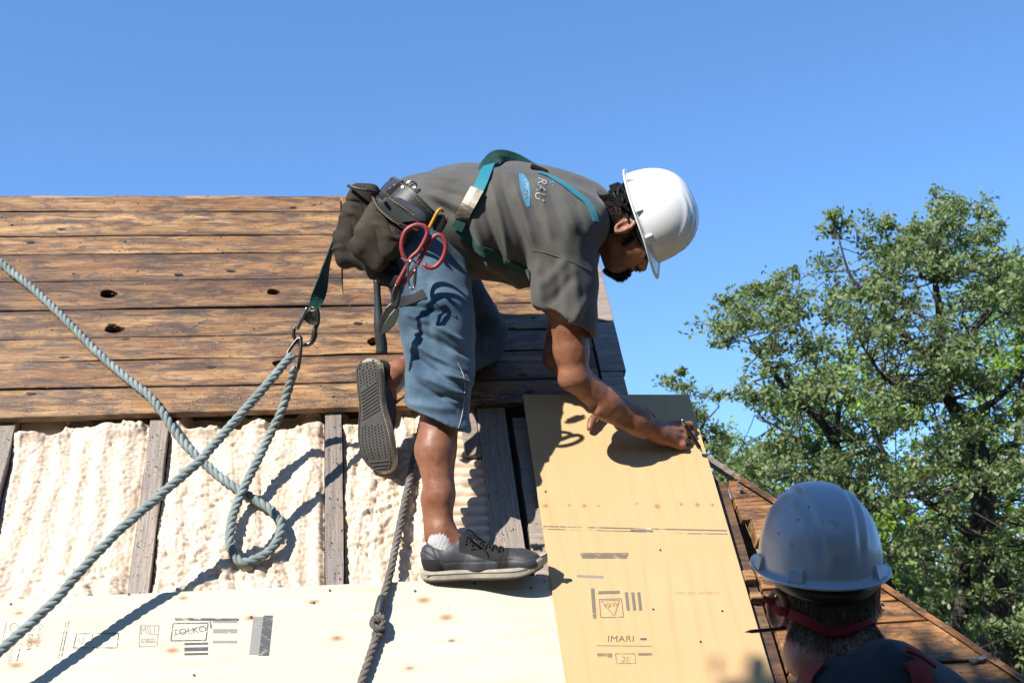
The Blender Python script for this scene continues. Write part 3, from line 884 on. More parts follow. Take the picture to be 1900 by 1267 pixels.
# near arm
shN, elN, foN, wrN = P(1050, 448, 3.20), P(1066, 698, 3.235), P(1125, 748, 3.285), P(1222, 802, 3.375)
B.cone(shN, P(1052, 560, 3.22), .062, .058, k=.03)
B.cone(P(1052, 560, 3.22), P(1060, 650, 3.235), .054, .046)
B.cone(P(1060, 650, 3.235), elN, .046, .038)
B.ell(P(1052, 706, 3.225), [cf(1,0), cf(0,1), cf(0,0,1)], (.021, .021, .020), k=.02)
B.cone(elN, foN, .039, .040)
B.cone(foN, P(1180, 780, 3.335), .0395, .032)
B.cone(P(1180, 780, 3.335), wrN, .034, .029)
for (a, b, r) in [((1100, 722), (1200, 772), .016), ((1110, 765), (1195, 808), .013)]:
    B.cone(P(a[0], a[1], 3.255), P(b[0], b[1], 3.335), r, r*.7, k=.02)
# far arm
shF, elF = P(1075, 392, 3.50), P(1035, 660, 3.50)
B.cone(shF, elF, .055, .042, k=.03)
B.cone(elF, P(1118, 738, 3.50), .042, .028)
# near hand: palm, four curled fingers, thumb closing on the marker
hx = nrm(P(1300, 812, 3.44)-P(1222, 802, 3.375)); 
bk_n = nrm(cf(-.12, -.42, -.90)); bk_n = nrm(bk_n-hx*bk_n.dot(hx)); hs = np.cross(hx, bk_n)
if hs.dot(cf(0, 1)) < 0: hs = -hs                          # towards the little finger (down in the photo)
def H(a, b, c): return P(1222, 802, 3.375)+hx*a*1.2+hs*b*1.12+bk_n*c*1.12    # along hand, towards little finger, out of the back
B.k = .008
B.cone(H(0, .0, 0), H(.03, .0, 0), .026, .027, flat=(bk_n, .8), k=.02)
for i, (b0, b1, L) in enumerate([(-.014, -.030, .066), (-.004, -.010, .071), (.006, .010, .067), (.014, .029, .059)]):
    B.cone(H(.008, b0, .0), H(L, b1, .004-.003*abs(i-1.3)), .017, .0125, k=.012)
    B.ell(H(L+.002, b1, .009), [hx, hs, bk_n], (.010, .0095, .008), k=.006)       # knuckle
B.cone(H(.02, -.006, .014), H(.06, -.009, .014), .003, .0028, k=.006)             # tendons
B.cone(H(.02, .002, .013), H(.06, .009, .013), .003, .0028, k=.006)
fing = [
    [(.068, -.030, .004), (.094, -.032, .004), (.108, -.022, -.002), (.116, -.008, -.008)],
    [(.072, -.010, .002), (.098, -.006, .000), (.106, .004, -.020), (.098, .008, -.038)],
    [(.068, .010, .000), (.092, .015, -.004), (.098, .020, -.024), (.088, .020, -.042)],
    [(.060, .029, -.002), (.082, .035, -.008), (.085, .036, -.026), (.074, .033, -.040)]]
fr = [(.0105, .0092, .0084, .0066), (.0108, .0095, .0086, .0070), (.0103, .0090, .0082, .0068), (.0092, .0080, .0073, .0060)]
B.k = .004
for pts, rr in zip(fing, fr): B.chain([(H(*p), r*1.06) for p, r in zip(pts, rr)], k=.002)
B.k = .006
B.cone(H(.012, -.020, -.008), H(.050, -.036, -.026), .0165, .0125, k=.012)
B.chain([(H(.050, -.036, -.026), .0115), (H(.084, -.036, -.036), .0098), (H(.112, -.024, -.042), .0080)], k=.004)
# far hand flat on the plywood, thumb tip showing left of the near forearm
fy = roofp(1150, 782, .022)
fx = nrm(rD*.85-rU*.52); fs = np.cross(rN, fx)
if fs.dot(rD) > 0: fs = -fs                                  # thumb side points left
wF = roofp(1135, 742, .055)
def G(a, b, c): return wF+fx*a+fs*b+rN*c
B.cone(P(1118, 738, 3.50), G(0, 0, 0), .027, .026, k=.02)
B.k = .008
for i, (b0, b1, L) in enumerate([(.012, .028, .075), (.004, .010, .08), (-.006, -.008, .077), (-.014, -.025, .07)]):
    B.cone(G(.0, b0, 0), G(L, b1, -.015), .017, .0115, k=.012)
B.k = .004
for i, (b1, b2, L) in enumerate([(.028, .034, .068), (.010, .012, .078), (-.008, -.010, .072), (-.025, -.030, .056)]):
    z = -.015; B.chain([(G(.075-abs(i-1)*.005, b1, z), .0098), (G(.075+L*.45, (b1+b2)/2, z-.006), .0088), (G(.075+L*.8, b2, z-.017), .008), (G(.075+L, b2, z-.022), .0068)])
B.chain([(G(.015, .010, -.005), .016), (roofp(1112, 762, .050), .0125), (roofp(1098, 780, .048), .0112), (roofp(1094, 794, .040), .0095)], k=.006)
# neck and head
B.k = .015
HC = P(1168, 427, 3.33)                                       # centre of the skull
hup = nrm(cf(.80, -.60, -.05)); hfw = nrm(cf(.60, .80, .03)); hfw = nrm(hfw-hup*hfw.dot(hup)); hsd = np.cross(hfw, hup)
if hsd.dot(cf(0, 0, 1)) > 0: hsd = -hsd                       # hsd: towards the camera (his right)
def Q(f, u, s=0.0): return HC+hfw*f+hup*u+hsd*s
B.cone(P(1060, 405, 3.34), P(1115, 412, 3.335), .075, .062, k=.04)
B.cone(P(1110, 412, 3.335), Q(-.02, -.05), .058, .055, k=.03)
B.ell(Q(-.012, .022), [hfw, hup, hsd], (.098, .088, .078))          # skull
B.ell(Q(.035, -.03), [hfw, hup, hsd], (.058, .080, .064), k=.025)   # face mass
B.ell(Q(.052, -.082), [hfw, hup, hsd], (.036, .030, .045), k=.025)  # jaw / chin
B.cone(Q(-.005, -.055, .052), Q(.05, -.095, .030), .016, .016, k=.025)
B.cone(Q(-.005, -.055, -.052), Q(.05, -.095, -.030), .016, .016, k=.025)
B.k = .010
B.cone(Q(.080, .010, .028), Q(.086, .012, 0), .012, .012); B.cone(Q(.080, .010, -.028), Q(.086, .012, 0), .012, .012)  # brow
B.cone(Q(.082, .002), Q(.106, -.030), .009, .0105, k=.010)           # nose bridge
B.ell(Q(.104, -.034), [hfw, hup, hsd], (.013, .011, .012), k=.006)
B.ell(Q(.094, -.037, .011), [hfw, hup, hsd], (.010, .008, .008), k=.005); B.ell(Q(.094, -.037, -.011), [hfw, hup, hsd], (.010, .008, .008), k=.005)
B.ell(Q(.060, -.018, .040), [hfw, hup, hsd], (.02, .018, .018), k=.02); B.ell(Q(.060, -.018, -.040), [hfw, hup, hsd], (.02, .018, .018), k=.02)  # cheeks
B.ell(Q(.083, -.056), [hfw, hup, hsd], (.016, .016, .026), k=.012)
B.ell(Q(.094, -.054), [hfw, hup, hsd], (.009, .0055, .020), k=.004)   # upper lip
B.ell(Q(.091, -.067), [hfw, hup, hsd], (.009, .006, .018), k=.004)   # lower lip
B.ell(Q(.083, -.092), [hfw, hup, hsd], (.014, .014, .020), k=.012)   # chin
for s_ in (1, -1):
    B.ell(Q(.088, -.006, .030*s_), [hfw, hup, hsd], (.016, .011, .014), k=.008, mode='sub')
    B.ell(Q(.072, -.007, .030*s_), [hfw, hup, hsd], (.0125, .0115, .0125), k=.003)
# ears
for s_ in (1, -1):
    e0 = Q(-.012, -.012, .077*s_); ef = nrm(hfw*.2+hup*.98); eo = nrm(hsd*s_*.8-hfw*.5)
    ex = np.cross(ef, eo)
    ring = [e0+ef*(.030*math.cos(a))+ex*(.017*math.sin(a))*(1 if math.sin(a)*ex.dot(hfw) < 0 else .6)+eo*.008 for a in np.linspace(0, 2*math.pi, 13)]
    for a_, b_ in zip(ring, ring[1:]): B.cone(a_, b_, .0046, .0046, k=.004)
    B.ell(e0, [ef, ex, eo], (.028, .015, .006), k=.006)
    B.ell(e0-ef*.026+eo*.004, [ef, ex, eo], (.009, .007, .006), k=.004)
    B.ell(e0+eo*.012, [ef, ex, eo], (.014, .007, .009), k=.005, mode='sub')
Vb, Fb = B.extract(); Vb = relax(Vb, Fb, 1, .4)
del B
Nb = vnormals(Vb, Fb)
Vb = Vb+Nb*(nz(Vb, 60, 3)*.0012)[:, None]
body = mesh_np('body', Vb, Fb, M_SKIN, man, smooth=True)
print('script: body quads', len(Fb))
# eyes and hair
for s_ in (1, -1):
    V, F = tube_geo([Q(.076, -.008, .020*s_), Q(.083, -.0085, .030*s_), Q(.078, -.009, .042*s_)], .0022, 6)
    mesh_np('eyelash', V, F, M_HAIR, body, smooth=True)
    V, F = tube_geo(catmull([Q(.093, .014, .012*s_), Q(.094, .017, .026*s_), Q(.084, .012, .044*s_)], .004), .0035, 6, flat=(hfw, .6))
    mesh_np('eyebrow', V, F, M_HAIR, body, smooth=True)
rel = Vb-HC; f_, u_, s2 = rel@hfw, rel@hup, rel@hsd
on_head = np.linalg.norm(rel, axis=1) < .16
scalp = on_head & (u_ > -.052+np.clip(f_+.02, 0, 1)*.9) & (f_ < .055) & ~((np.abs(f_+.012) < .026) & (np.abs(u_+.012) < .036) & (np.abs(s2) > .066)) & (u_ < .07) & (f_ > -.14)
side_low = on_head & (np.abs(s2) > .045) & (f_ > .012) & (f_ < .03) & (u_ < -.0) & (u_ > -.045)
hm = scalp | side_low
M_HAIR2 = m_simple('cropped_black_hair', (.02, .017, .016), .55, bs=200)
M_SCALP = m_simple('dark_stubbled_scalp', (.075, .045, .032), .7, bs=300, bst=.5)
body.data.materials.append(M_SCALP)
bmk = on_head & (u_ < -.060) & (f_ > .050) & (np.abs(s2) < .034)
body.data.polygons.foreach_set('material_index', (hm[Fb].all(1) | bmk[Fb].all(1)).astype(np.int32))
hair_strands('hair', Vb[hm], Nb[hm], man, M_HAIR2, 16000, .011, -hup*.35-hfw*.45, 3, .0005)
bm_ = on_head & (u_ < -.064) & (f_ > .046) & (np.abs(s2) < .032) & ~((np.abs(u_+.062) < .007) & (np.abs(s2) < .02))
hair_strands('beard', Vb[bm_], Nb[bm_], man, M_HAIR2, 4200, .011, -hup*.5+hfw*.1, 4, .0006)
mu = on_head & (np.abs(u_+.047) < .005) & (f_ > .08) & (np.abs(s2) < .024)
if mu.any(): hair_strands('moustache', Vb[mu], Nb[mu], man, M_HAIR2, 500, .005, -hup, 5, .0005)
jw = on_head & (u_ < -.04) & (f_ > -.01) & (f_ < .08) & (np.abs(s2) > .03) & (u_ > -.115) & (u_ < -.045-.1*(f_))
if jw.any(): hair_strands('stubble', Vb[jw], Nb[jw], man, M_HAIR2, 1800, .003, -hup, 6, .0003)

# ------------------------------------------------------------ t-shirt
S = Field(*bounds([P(700, 290, 3.0), P(1140, 290, 3.7), P(700, 650, 3.0), P(1140, 650, 3.7)], .03), .0042)
S.k = .03
rad2 = [.118, .120, .128, .128, .098]
sp2 = [P(775, 405, 3.39), P(850, 398, 3.38), P(930, 396, 3.36), P(1020, 408, 3.34), P(1072, 405, 3.335)]
for i in range(4):
    for sgn in (-1, 1):
        o1 = latD*sgn*(.06 if i < 1 else .065); o2 = latD*sgn*(.065 if i < 3 else .075)
        S.cone(sp2[i]+o1, sp2[i+1]+o2, rad2[i], rad2[i+1], k=.04)
# loose cloth hanging under the chest and belly
S.cone(P(840, 440, 3.40), P(985, 475, 3.38), .085, .070, k=.05)
S.cone(P(850, 455, 3.335), P(985, 470, 3.32), .088, .085, k=.05)
# collar
S.cone(P(1070, 405, 3.335), P(1118, 400, 3.335), .085, .066, k=.03, clip=[(P(1113, 400, 3.33), cf(1, -.25))])
# near sleeve, cut at the hem, hollow
hemc = P(1048, 594, 3.22); hemn = nrm(cf(-.30, 1, 0)); hemn = nrm(cf(-.55, 1, -.1))
S.cone(P(1050, 430, 3.20), P(1055, 520, 3.215), .082, .080, k=.04)
S.cone(P(1055, 505, 3.215), P(1046, 640, 3.225), .079, .083, k=.02, clip=[(hemc, hemn)])
S.cone(P(1010, 470, 3.20), P(1006, 600, 3.205), .030, .030, k=.03, clip=[(hemc, hemn)])
# far sleeve
S.cone(P(1078, 395, 3.50), P(1045, 590, 3.51), .080, .072, k=.03, clip=[(P(1050, 560, 3.5), cf(-.2, 1))])
S.cone(P(1050, 560, 3.22), P(1048, 720, 3.225), .070, .080, k=.004, mode='sub')
S.cone(P(1052, 540, 3.51), P(1040, 680, 3.51), .066, .068, k=.004, mode='sub')
Vs, Fs = S.extract(); del S
Vs = relax(Vs, Fs, 2, .5); Ns = vnormals(Vs, Fs)
d = np.zeros(len(Vs))
def fp(x, y, z): return P(x, y, z)
ZN = 3.2
# long drag folds from the shoulder blade down to the belly, and bunches above the belt
for (xa, ya, xb, yb, za, zb, w, dep) in [
    (905, 330, 960, 520, 3.28, 3.25, .010, .011), (925, 330, 985, 500, 3.28, 3.22, .011, -.012), (945, 330, 1000, 470, 3.26, 3.2, .009, .011),
    (965, 325, 1020, 460, 3.27, 3.15, .012, -.010), (985, 330, 1030, 450, 3.26, 3.12, .010, .009), (1010, 335, 1052, 450, 3.26, 3.12, .012, -.008),
    (870, 380, 925, 530, 3.26, 3.27, .011, .012), (855, 390, 900, 530, 3.27, 3.27, .011, -.011), (890, 360, 945, 530, 3.26, 3.25, .009, -.010),
    (760, 330, 870, 345, 3.30, 3.26, .008, .006), (765, 345, 880, 375, 3.28, 3.25, .009, -.006), (780, 360, 880, 400, 3.27, 3.25, .009, .008),
    (800, 375, 880, 425, 3.26, 3.25, .010, -.009), (1035, 350, 1075, 440, 3.25, 3.12, .010, .006), (1060, 360, 1095, 440, 3.25, 3.14, .010, -.006),
    (1000, 540, 1060, 470, 3.10, 3.08, .013, .007), (1010, 575, 1075, 500, 3.09, 3.08, .013, -.007), (1050, 620, 1095, 540, 3.08, 3.1, .012, .006),
    (1030, 460, 1045, 600, 3.07, 3.07, .014, -.009), (1065, 470, 1075, 610, 3.08, 3.08, .012, .007), (1000, 470, 1012, 570, 3.10, 3.08, .011, .010),
    (890, 470, 990, 540, 3.26, 3.24, .010, .012), (880, 495, 980, 545, 3.27, 3.25, .009, -.011)]:
    # follow the surface: distance in the photo plane only, so depth of the guess does not matter
    a, b = P(xa, ya, za), P(xb, yb, zb); ab = b-a; ab2 = ab-CF*ab.dot(CF); L = np.linalg.norm(ab2)
    q = Vs-a; q = q-np.outer(q@CF, CF); t = q@ab2/(L*L); tc = np.clip(t, 0, 1)
    ds = np.linalg.norm(q-tc[:, None]*ab2, axis=1); m = np.clip(tc/.3, 0, 1)*np.clip((1-tc)/.3, 0, 1)
    d += dep*m*m*(3-2*m)*np.exp(-(ds/w)**2)*(np.clip(-(Ns@CF)+.15, 0, 1) > 0)
tdir = nrm(spine[3]-spine[0]); tx = Vs@tdir; ty = Vs@latD; tz = Vs@np.cross(tdir, latD)
L3 = np.stack([tx*14, ty*5, tz*5], 1)
d += nz(L3, 1.0, 5)*.016 + nz(np.stack([tx*30, ty*11, tz*11], 1), 1.0, 6)*.007
d += nz(Vs, 11, 8)*.006
Vs = Vs+Ns*d[:, None]
shirt = mesh_np('t_shirt', Vs, Fs, M_SHIRT, man, smooth=True)
shirt_bvh = BVHTree.FromPolygons([tuple(v) for v in Vs], [tuple(f) for f in Fs.tolist()])

# ------------------------------------------------------------ denim shorts
S = Field(*bounds([P(680, 330, 3.0), P(940, 330, 3.75), P(680, 820, 2.95), P(940, 820, 3.7)], .03), .0042)
S.k = .03
S.cone(P(760, 432, 3.32), P(778, 418, 3.47), .106, .110)
S.cone(P(768, 440, 3.28), P(810, 600, 3.20), .106, .094, k=.04)
hn = nrm(cf(-.42, 1, 0)); hc = P(800, 775, 3.08)
S.cone(P(810, 585, 3.20), P(816, 800, 3.12), .093, .083, k=.03, clip=[(hc, hn)])
S.cone(P(845, 480, 3.27), P(853, 690, 3.17), .036, .036, k=.04)
S.cone(hipF, kneeF+cf(.0, -.01), .100, .085, k=.03)
S.cone(kneeF, P(840, 652, 3.49), .080, .084, k=.02, clip=[(P(845, 650, 3.5), cf(-1, .2, -.8))])
S.cone(P(816, 745, 3.15), P(812, 860, 3.11), .074, .081, k=.004, mode='sub')
Vj, Fj = S.extract(); del S
Vj = relax(Vj, Fj, 2, .5); Nj = vnormals(Vj, Fj)
d = np.zeros(len(Vj))
for (xa, ya, xb, yb, w, dep) in [
    (745, 580, 800, 600, .007, .009), (800, 600, 870, 640, .007, .008), (745, 600, 850, 655, .008, -.009), (755, 630, 870, 700, .008, .011), (750, 650, 850, 715, .007, -.009),
    (790, 660, 880, 700, .006, -.008), (770, 690, 880, 745, .008, .011), (760, 700, 860, 760, .006, -.008), (740, 745, 850, 760, .010, .007), (750, 565, 840, 580, .007, -.008),
    (800, 620, 878, 665, .006, -.009), (815, 690, 880, 715, .006, .009), (800, 730, 880, 742, .007, -.008), (745, 620, 790, 720, .008, .006), (790, 500, 800, 640, .010, -.005)]:
    a, b = P(xa, ya, 3.1), P(xb, yb, 3.1); ab = b-a; ab2 = ab-CF*ab.dot(CF); L = np.linalg.norm(ab2)
    q = Vj-a; q = q-np.outer(q@CF, CF); t = q@ab2/(L*L); tc = np.clip(t, 0, 1)
    ds = np.linalg.norm(q-tc[:, None]*ab2, axis=1); m = np.clip(tc/.25, 0, 1)*np.clip((1-tc)/.25, 0, 1)
    d += dep*m*np.exp(-(ds/w)**2)*((Nj@CF) < .2)
ld = nrm(kneeN-hipN)
d += nz(np.stack([(Vj@ld)*24, Vj[:, 0]*6, Vj[:, 1]*6], 1), 1.0, 15)*.012 + nz(Vj, 30, 9)*.003
Vj = Vj+Nj*d[:, None]
shorts = mesh_np('denim_shorts', Vj, Fj, M_DENIM, man, smooth=True)
shorts_bvh = BVHTree.FromPolygons([tuple(v) for v in Vj], [tuple(f) for f in Fj.tolist()])
def cast(bvh, x, y, off=.002, fallback=3.2):
    r = Vector(nrm(P(x, y, 1)-CAM)); h = bvh.ray_cast(Vector(CAM), r, 8)
    if h[0] is None: return P(x, y, fallback), -CF, False
    n = np.array(h[1]); n = n if n.dot(np.array(r)) < 0 else -n
    return np.array(h[0])+n*off, n, True
def on_surface(bvh, pts, off, step=6):
    """px polyline -> 3-D points lying on a surface, with normals"""
    pts = catmull([(x, y, 0) for x, y in pts], step)[:, :2]; out = []; nn = []
    for x, y in pts:
        p, n, ok = cast(bvh, x, y, off)
        if ok: out.append(p); nn.append(n)
    return np.array(out), np.array(nn)
def smooth1(A, it=2):
    for _ in range(it):
        B_ = A.copy(); B_[1:-1] = (A[:-2]+2*A[1:-1]+A[2:])/4; A = B_
    return A
def ribbon(name, pts, nrmls, w, th, m, parent):
    """strap: pts centre line, normals, width (scalar or list), thickness"""
    pts = smooth1(np.array(pts), 2); N_ = smooth1(np.array(nrmls), 4); T = np.gradient(pts, axis=0)
    w = np.interp(np.linspace(0, 1, len(pts)), np.linspace(0, 1, len(np.atleast_1d(w))), np.atleast_1d(w)) if np.ndim(w) else np.full(len(pts), w)
    V = []; F = []
    for p, t, n, ww in zip(pts, T, N_, w):
        s = np.cross(t, n); s /= np.linalg.norm(s)+1e-9; n = np.cross(s, t); n /= np.linalg.norm(n)+1e-9
        V += [p-s*ww/2, p-s*ww/2+n*th, p+n*th*1.25, p+s*ww/2+n*th, p+s*ww/2]
    k = len(pts)
    for i in range(k-1):
        for j in range(5): F.append((i*5+j, i*5+(j+1) % 5, (i+1)*5+(j+1) % 5, (i+1)*5+j))
    F += [(0, 1, 2, 3, 4), tuple((k-1)*5+j for j in (4, 3, 2, 1, 0))]
    return mesh_np(name, V, F, m, parent)
# side seam and hem stitching
p, n = on_surface(shorts_bvh, [(849, 672), (861, 700), (862, 725), (860, 745), (856, 775), (848, 800)], .0008)
if len(p) > 3: 
    V, F = tube_geo(smooth1(p), .0011, 5); mesh_np('side_seam', V, F, M_STITCH, shorts)
for pts_ in ([(745, 745), (780, 768), (815, 787), (845, 796)],):
    p, n = on_surface(shorts_bvh, pts_, .0006)
    V, F = tube_geo(smooth1(p), .0008, 5); mesh_np('hem_stitch', V, F, m_simple('tan_thread', (.35, .25, .14), .8), shorts)
p, n = on_surface(shirt_bvh, [(988, 465), (1010, 468), (1040, 478), (1070, 490), (1098, 503)], .0008)
V, F = tube_geo(smooth1(p), .0015, 5); mesh_np('sleeve_seam', V, F, M_SHIRT, shirt)
# ------------------------------------------------------------ shoes and socks
def shoe(name, o, l, h, parent, size=1.0, flip=1, laces=True, wide=1.0):
    """o = heel bottom centre, l = heel->toe, h = sole->upper"""
    l = nrm(l); h = np.array(h, float); h = nrm(h-l*h.dot(l)); w = np.cross(l, h)*flip*wide
    K = size
    def T(a, b, c): return o+l*a*K+h*b*K+w*c*K
    A = Field(*bounds([T(-.02, -.01, -.07), T(.35, -.01, .07), T(-.02, .15, .07), T(.35, .15, -.07), T(-.02, -.01, .07), T(.35, .15, .07)], .012), .0028)
    A.k = .02
    ax = [l, h, w]; cl = [(T(0, .020, 0), -h)]
    A.ell(T(.036, .045, 0), ax, (.036*K, .045*K, .034*K), clip=None)
    A.cone(T(.05, .045, 0), T(.14, .040, 0), .036*K, .036*K)
    A.cone(T(.085, .070, 0), T(.155, .052, 0), .030*K, .028*K)
    A.cone(T(.15, .034, .004), T(.25, .028, .004), .038*K, .034*K, flat=[(w, 1.18)])
    A.cone(T(.16, .046, 0), T(.25, .036, .004), .026*K, .022*K)
    A.ell(T(.272, .030, .004), ax, (.038*K, .027*K, .044*K))
    A.cone(T(.02, .070, 0), T(.035, .045, 0), .020*K, .028*K)
    A.cone(T(.105, .088, 0), T(.135, .075, 0), .020*K, .020*K, k=.012)       # tongue
    A.ell(T(.060, .098, 0), ax, (.040*K, .042*K, .024*K), k=.006, mode='sub')
    A.box(T(.15, -.03, 0), ax, (.3, .050, .2), 0, k=0, mode='sub')
    V, F = A.extract(); V = relax(V, F, 1, .5); N_ = vnormals(V, F)
    rel = V-o; a_ = rel@l/K; b_ = rel@h/K
    d = nz(V, 25, 2)*.004 + nz(np.stack([a_*60, b_*18, b_*0], 1), 1.0, 3)*.003*(a_ > .17)
    # panel seams: collar band, toe cap, heel counter
    for fn, wd in ((b_-(.075-.55*np.clip(a_-.005, 0, .055)), .0022), (a_-.205-.25*(b_-.03), .0022), (a_-(.060-.4*(b_-.02)), .0022)):
        d -= .0016*np.exp(-(fn/wd)**2)
    V = V+N_*d[:, None]
    up = mesh_np(name, V, F, M_SHOE, parent, smooth=True)
    me = up.data; me.materials.append(M_SHOE_SUEDE)
    c = V[F].mean(1)-o; ca = c@l/K; cb = c@h/K
    sued = ((ca < .062-.4*(cb-.02)) & (cb < .055)) | ((ca > .195) & (ca < .225)) | ((cb > .052+.3*(.16-ca)) & (ca > .10) & (ca < .2))
    me.polygons.foreach_set('material_index', sued.astype(np.int32))
    # sole: lofted sidewall with toe spring
    st = np.linspace(-.008, .322, 30); V = []; F = []
    for i, x in enumerate(st):
        t = (x+.008)/.33
        hw = .036+.013*math.exp(-((t-.72)/.23)**2)-.003*math.exp(-((t-.4)/.12)**2)
        endf = math.sqrt(max(0, 1-max(0, (.12-t)/.12)**2))*math.sqrt(max(0, 1-max(0, (t-.84)/.16)**2))
        hw = max(.004, hw*endf); zb = .030*max(0, t-.72)**2*12+.004*max(0, .1-t)*10
        top = .024+zb*.85+.004*(t > .8)
        cz = .004*math.sin(t*3)
        prof = [(-hw+.003, zb), (-hw, zb+.004), (-hw-.001, top-.006), (-hw+.001, top), (hw-.001, top), (hw+.001, top-.006), (hw, zb+.004), (hw-.003, zb)]
        V += [T(x, b, cz+c_) for c_, b in prof]
    k = 8
    for i in range(len(st)-1):
        for j in range(k): F.append((i*k+j, i*k+(j+1) % k, (i+1)*k+(j+1) % k, (i+1)*k+j))
    F += [tuple(range(k)), tuple((len(st)-1)*k+j for j in reversed(range(k)))]
    sole = mesh_np('sole', V, F, M_RUBBER, up, smooth=False)
    # foxing line and toe ribs
    mb = MB()
    for sg in (-1, 1):
        pts = [T(x, .017+(.030*max(0, (x+.008)/.33-.72)**2*12)*.85, sg*((.036+.013*math.exp(-(((x+.008)/.33-.72)/.23)**2)-.003*math.exp(-(((x+.008)/.33-.4)/.12)**2))+.0012)+.004*math.sin((x+.008)/.33*3)) for x in np.linspace(.01, .27, 24)]
        mb.tube(pts, .0014, 5)
    mb.build('foxing_stripe', m_simple('dark_foxing', (.30, .27, .21), .7) if 'dark_foxing' not in bpy.data.materials else bpy.data.materials['dark_foxing'], up)
    # tread
    mb = MB()
    def zb_(x): t = (x+.008)/.33; return .030*max(0, t-.72)**2*12+.004*max(0, .1-t)*10
    def hw_(x):
        t = (x+.008)/.33
        return (.036+.013*math.exp(-((t-.72)/.23)**2)-.003*math.exp(-((t-.4)/.12)**2))*math.sqrt(max(0, 1-max(0, (.12-t)/.12)**2))*math.sqrt(max(0, 1-max(0, (t-.84)/.16)**2))
    # base plate
    pv = []; pf = []
    xs = np.linspace(.002, .312, 24)
    for x in xs:
        for sg in (-1, 1): pv.append(T(x, zb_(x)-.0015, sg*max(.002, hw_(x)-.007)+.004*math.sin((x+.008)/.33*3)))
    pf = [(2*i, 2*i+1, 2*i+3, 2*i+2) for i in range(len(xs)-1)]; mb.add(pv, pf)
    for x in np.arange(.075, .155, .0095):                # diagonal bars in the waist
        hw = hw_(x)-.010
        mb.tube([T(x-.012, zb_(x)-.002, -hw), T(x+.012, zb_(x)-.002, hw)], .0022, 4)
    for x in list(np.arange(.012, .07, .009))+list(np.arange(.185, .272, .0085)):
        hw = hw_(x)-.013
        n = max(2, int(hw*2/.009))
        for q in range(n+1):
            cc = -hw+2*hw*q/n; jj = .0025*((q % 2)*2-1)
            mb.tube([T(x-.0025+jj, zb_(x)-.002, cc-.0022), T(x+jj, zb_(x)-.003, cc), T(x-.0025+jj, zb_(x)-.002, cc+.0022)], .0014, 4)
    for x in (.285, .295, .305):
        hw = max(.004, hw_(x)-.014); mb.tube([T(x, zb_(x)-.002, -hw), T(x, zb_(x)-.002, hw)], .0018, 4)
    for sg in (-1, 1):
        mb.tube([T(x, zb_(x)-.0012, sg*max(.002, hw_(x)-.006)+.004*math.sin((x+.008)/.33*3)) for x in np.linspace(.004, .31, 26)], .0026, 5)
        for x in np.linspace(.0, .31, 44):
            hw = hw_(x); mb.tube([T(x, zb_(x)-.001, sg*(hw-.006)), T(x, zb_(x)-.001, sg*(hw-.0005))], .0016, 4)
    mb.build('tread', M_SOLE, up)['kind'] = 'stuff'
    if laces:
        bv = BVHTree.FromPolygons([tuple(v) for v in (np.array([tuple(v.co) for v in me.vertices]))], [tuple(p.vertices) for p in me.polygons])
        mb = MB(); ey = MB()
        def top_at(a, c):
            h_ = bv.ray_cast(Vector(T(a, .2, c)), Vector(-h), .3)
            return np.array(h_[0])+h*.002 if h_[0] is not None else T(a, .06, c)
        for i in range(6):
            a0 = .118+i*.0165; c0 = .020+.001*i
            for sg in (-1, 1):
                pts = [top_at(a0+.010*q, sg*c0*(1-2*q)) for q in np.linspace(0, 1, 7)]
                mb.tube(pts, .0024, 5, flat=(h, .6))
                ey.tube([top_at(a0, sg*(c0+.003))-h*.002, top_at(a0, sg*(c0+.003))+h*.0012], .0034, 8)
        for sg in (-1, 1):      # bow loops
            mb.tube(catmull([top_at(.125, .0), T(.115, .118, sg*.02), T(.13, .108, sg*.038), T(.15, .085, sg*.034), top_at(.135, .003*sg)], .006), .0023, 5)
            mb.tube(catmull([top_at(.125, 0), T(.14, .098, sg*.028), T(.165, .075, sg*.04), T(.175, .055, sg*.042)], .006), .0022, 5)
        mb.build('shoelace', M_BLACK, up); ey.build('eyelets', M_DARKSTEEL, up)['kind'] = 'stuff'
    return up
shoeN = shoe('shoe', P(786, 1074, 3.05), P(1012, 1062, 3.03)-P(786, 1074, 3.05), cf(.03, -1, 0), man, 1.0, 1)
shoeN['label'] = 'worn grey leather skate shoe with cream sole, standing'
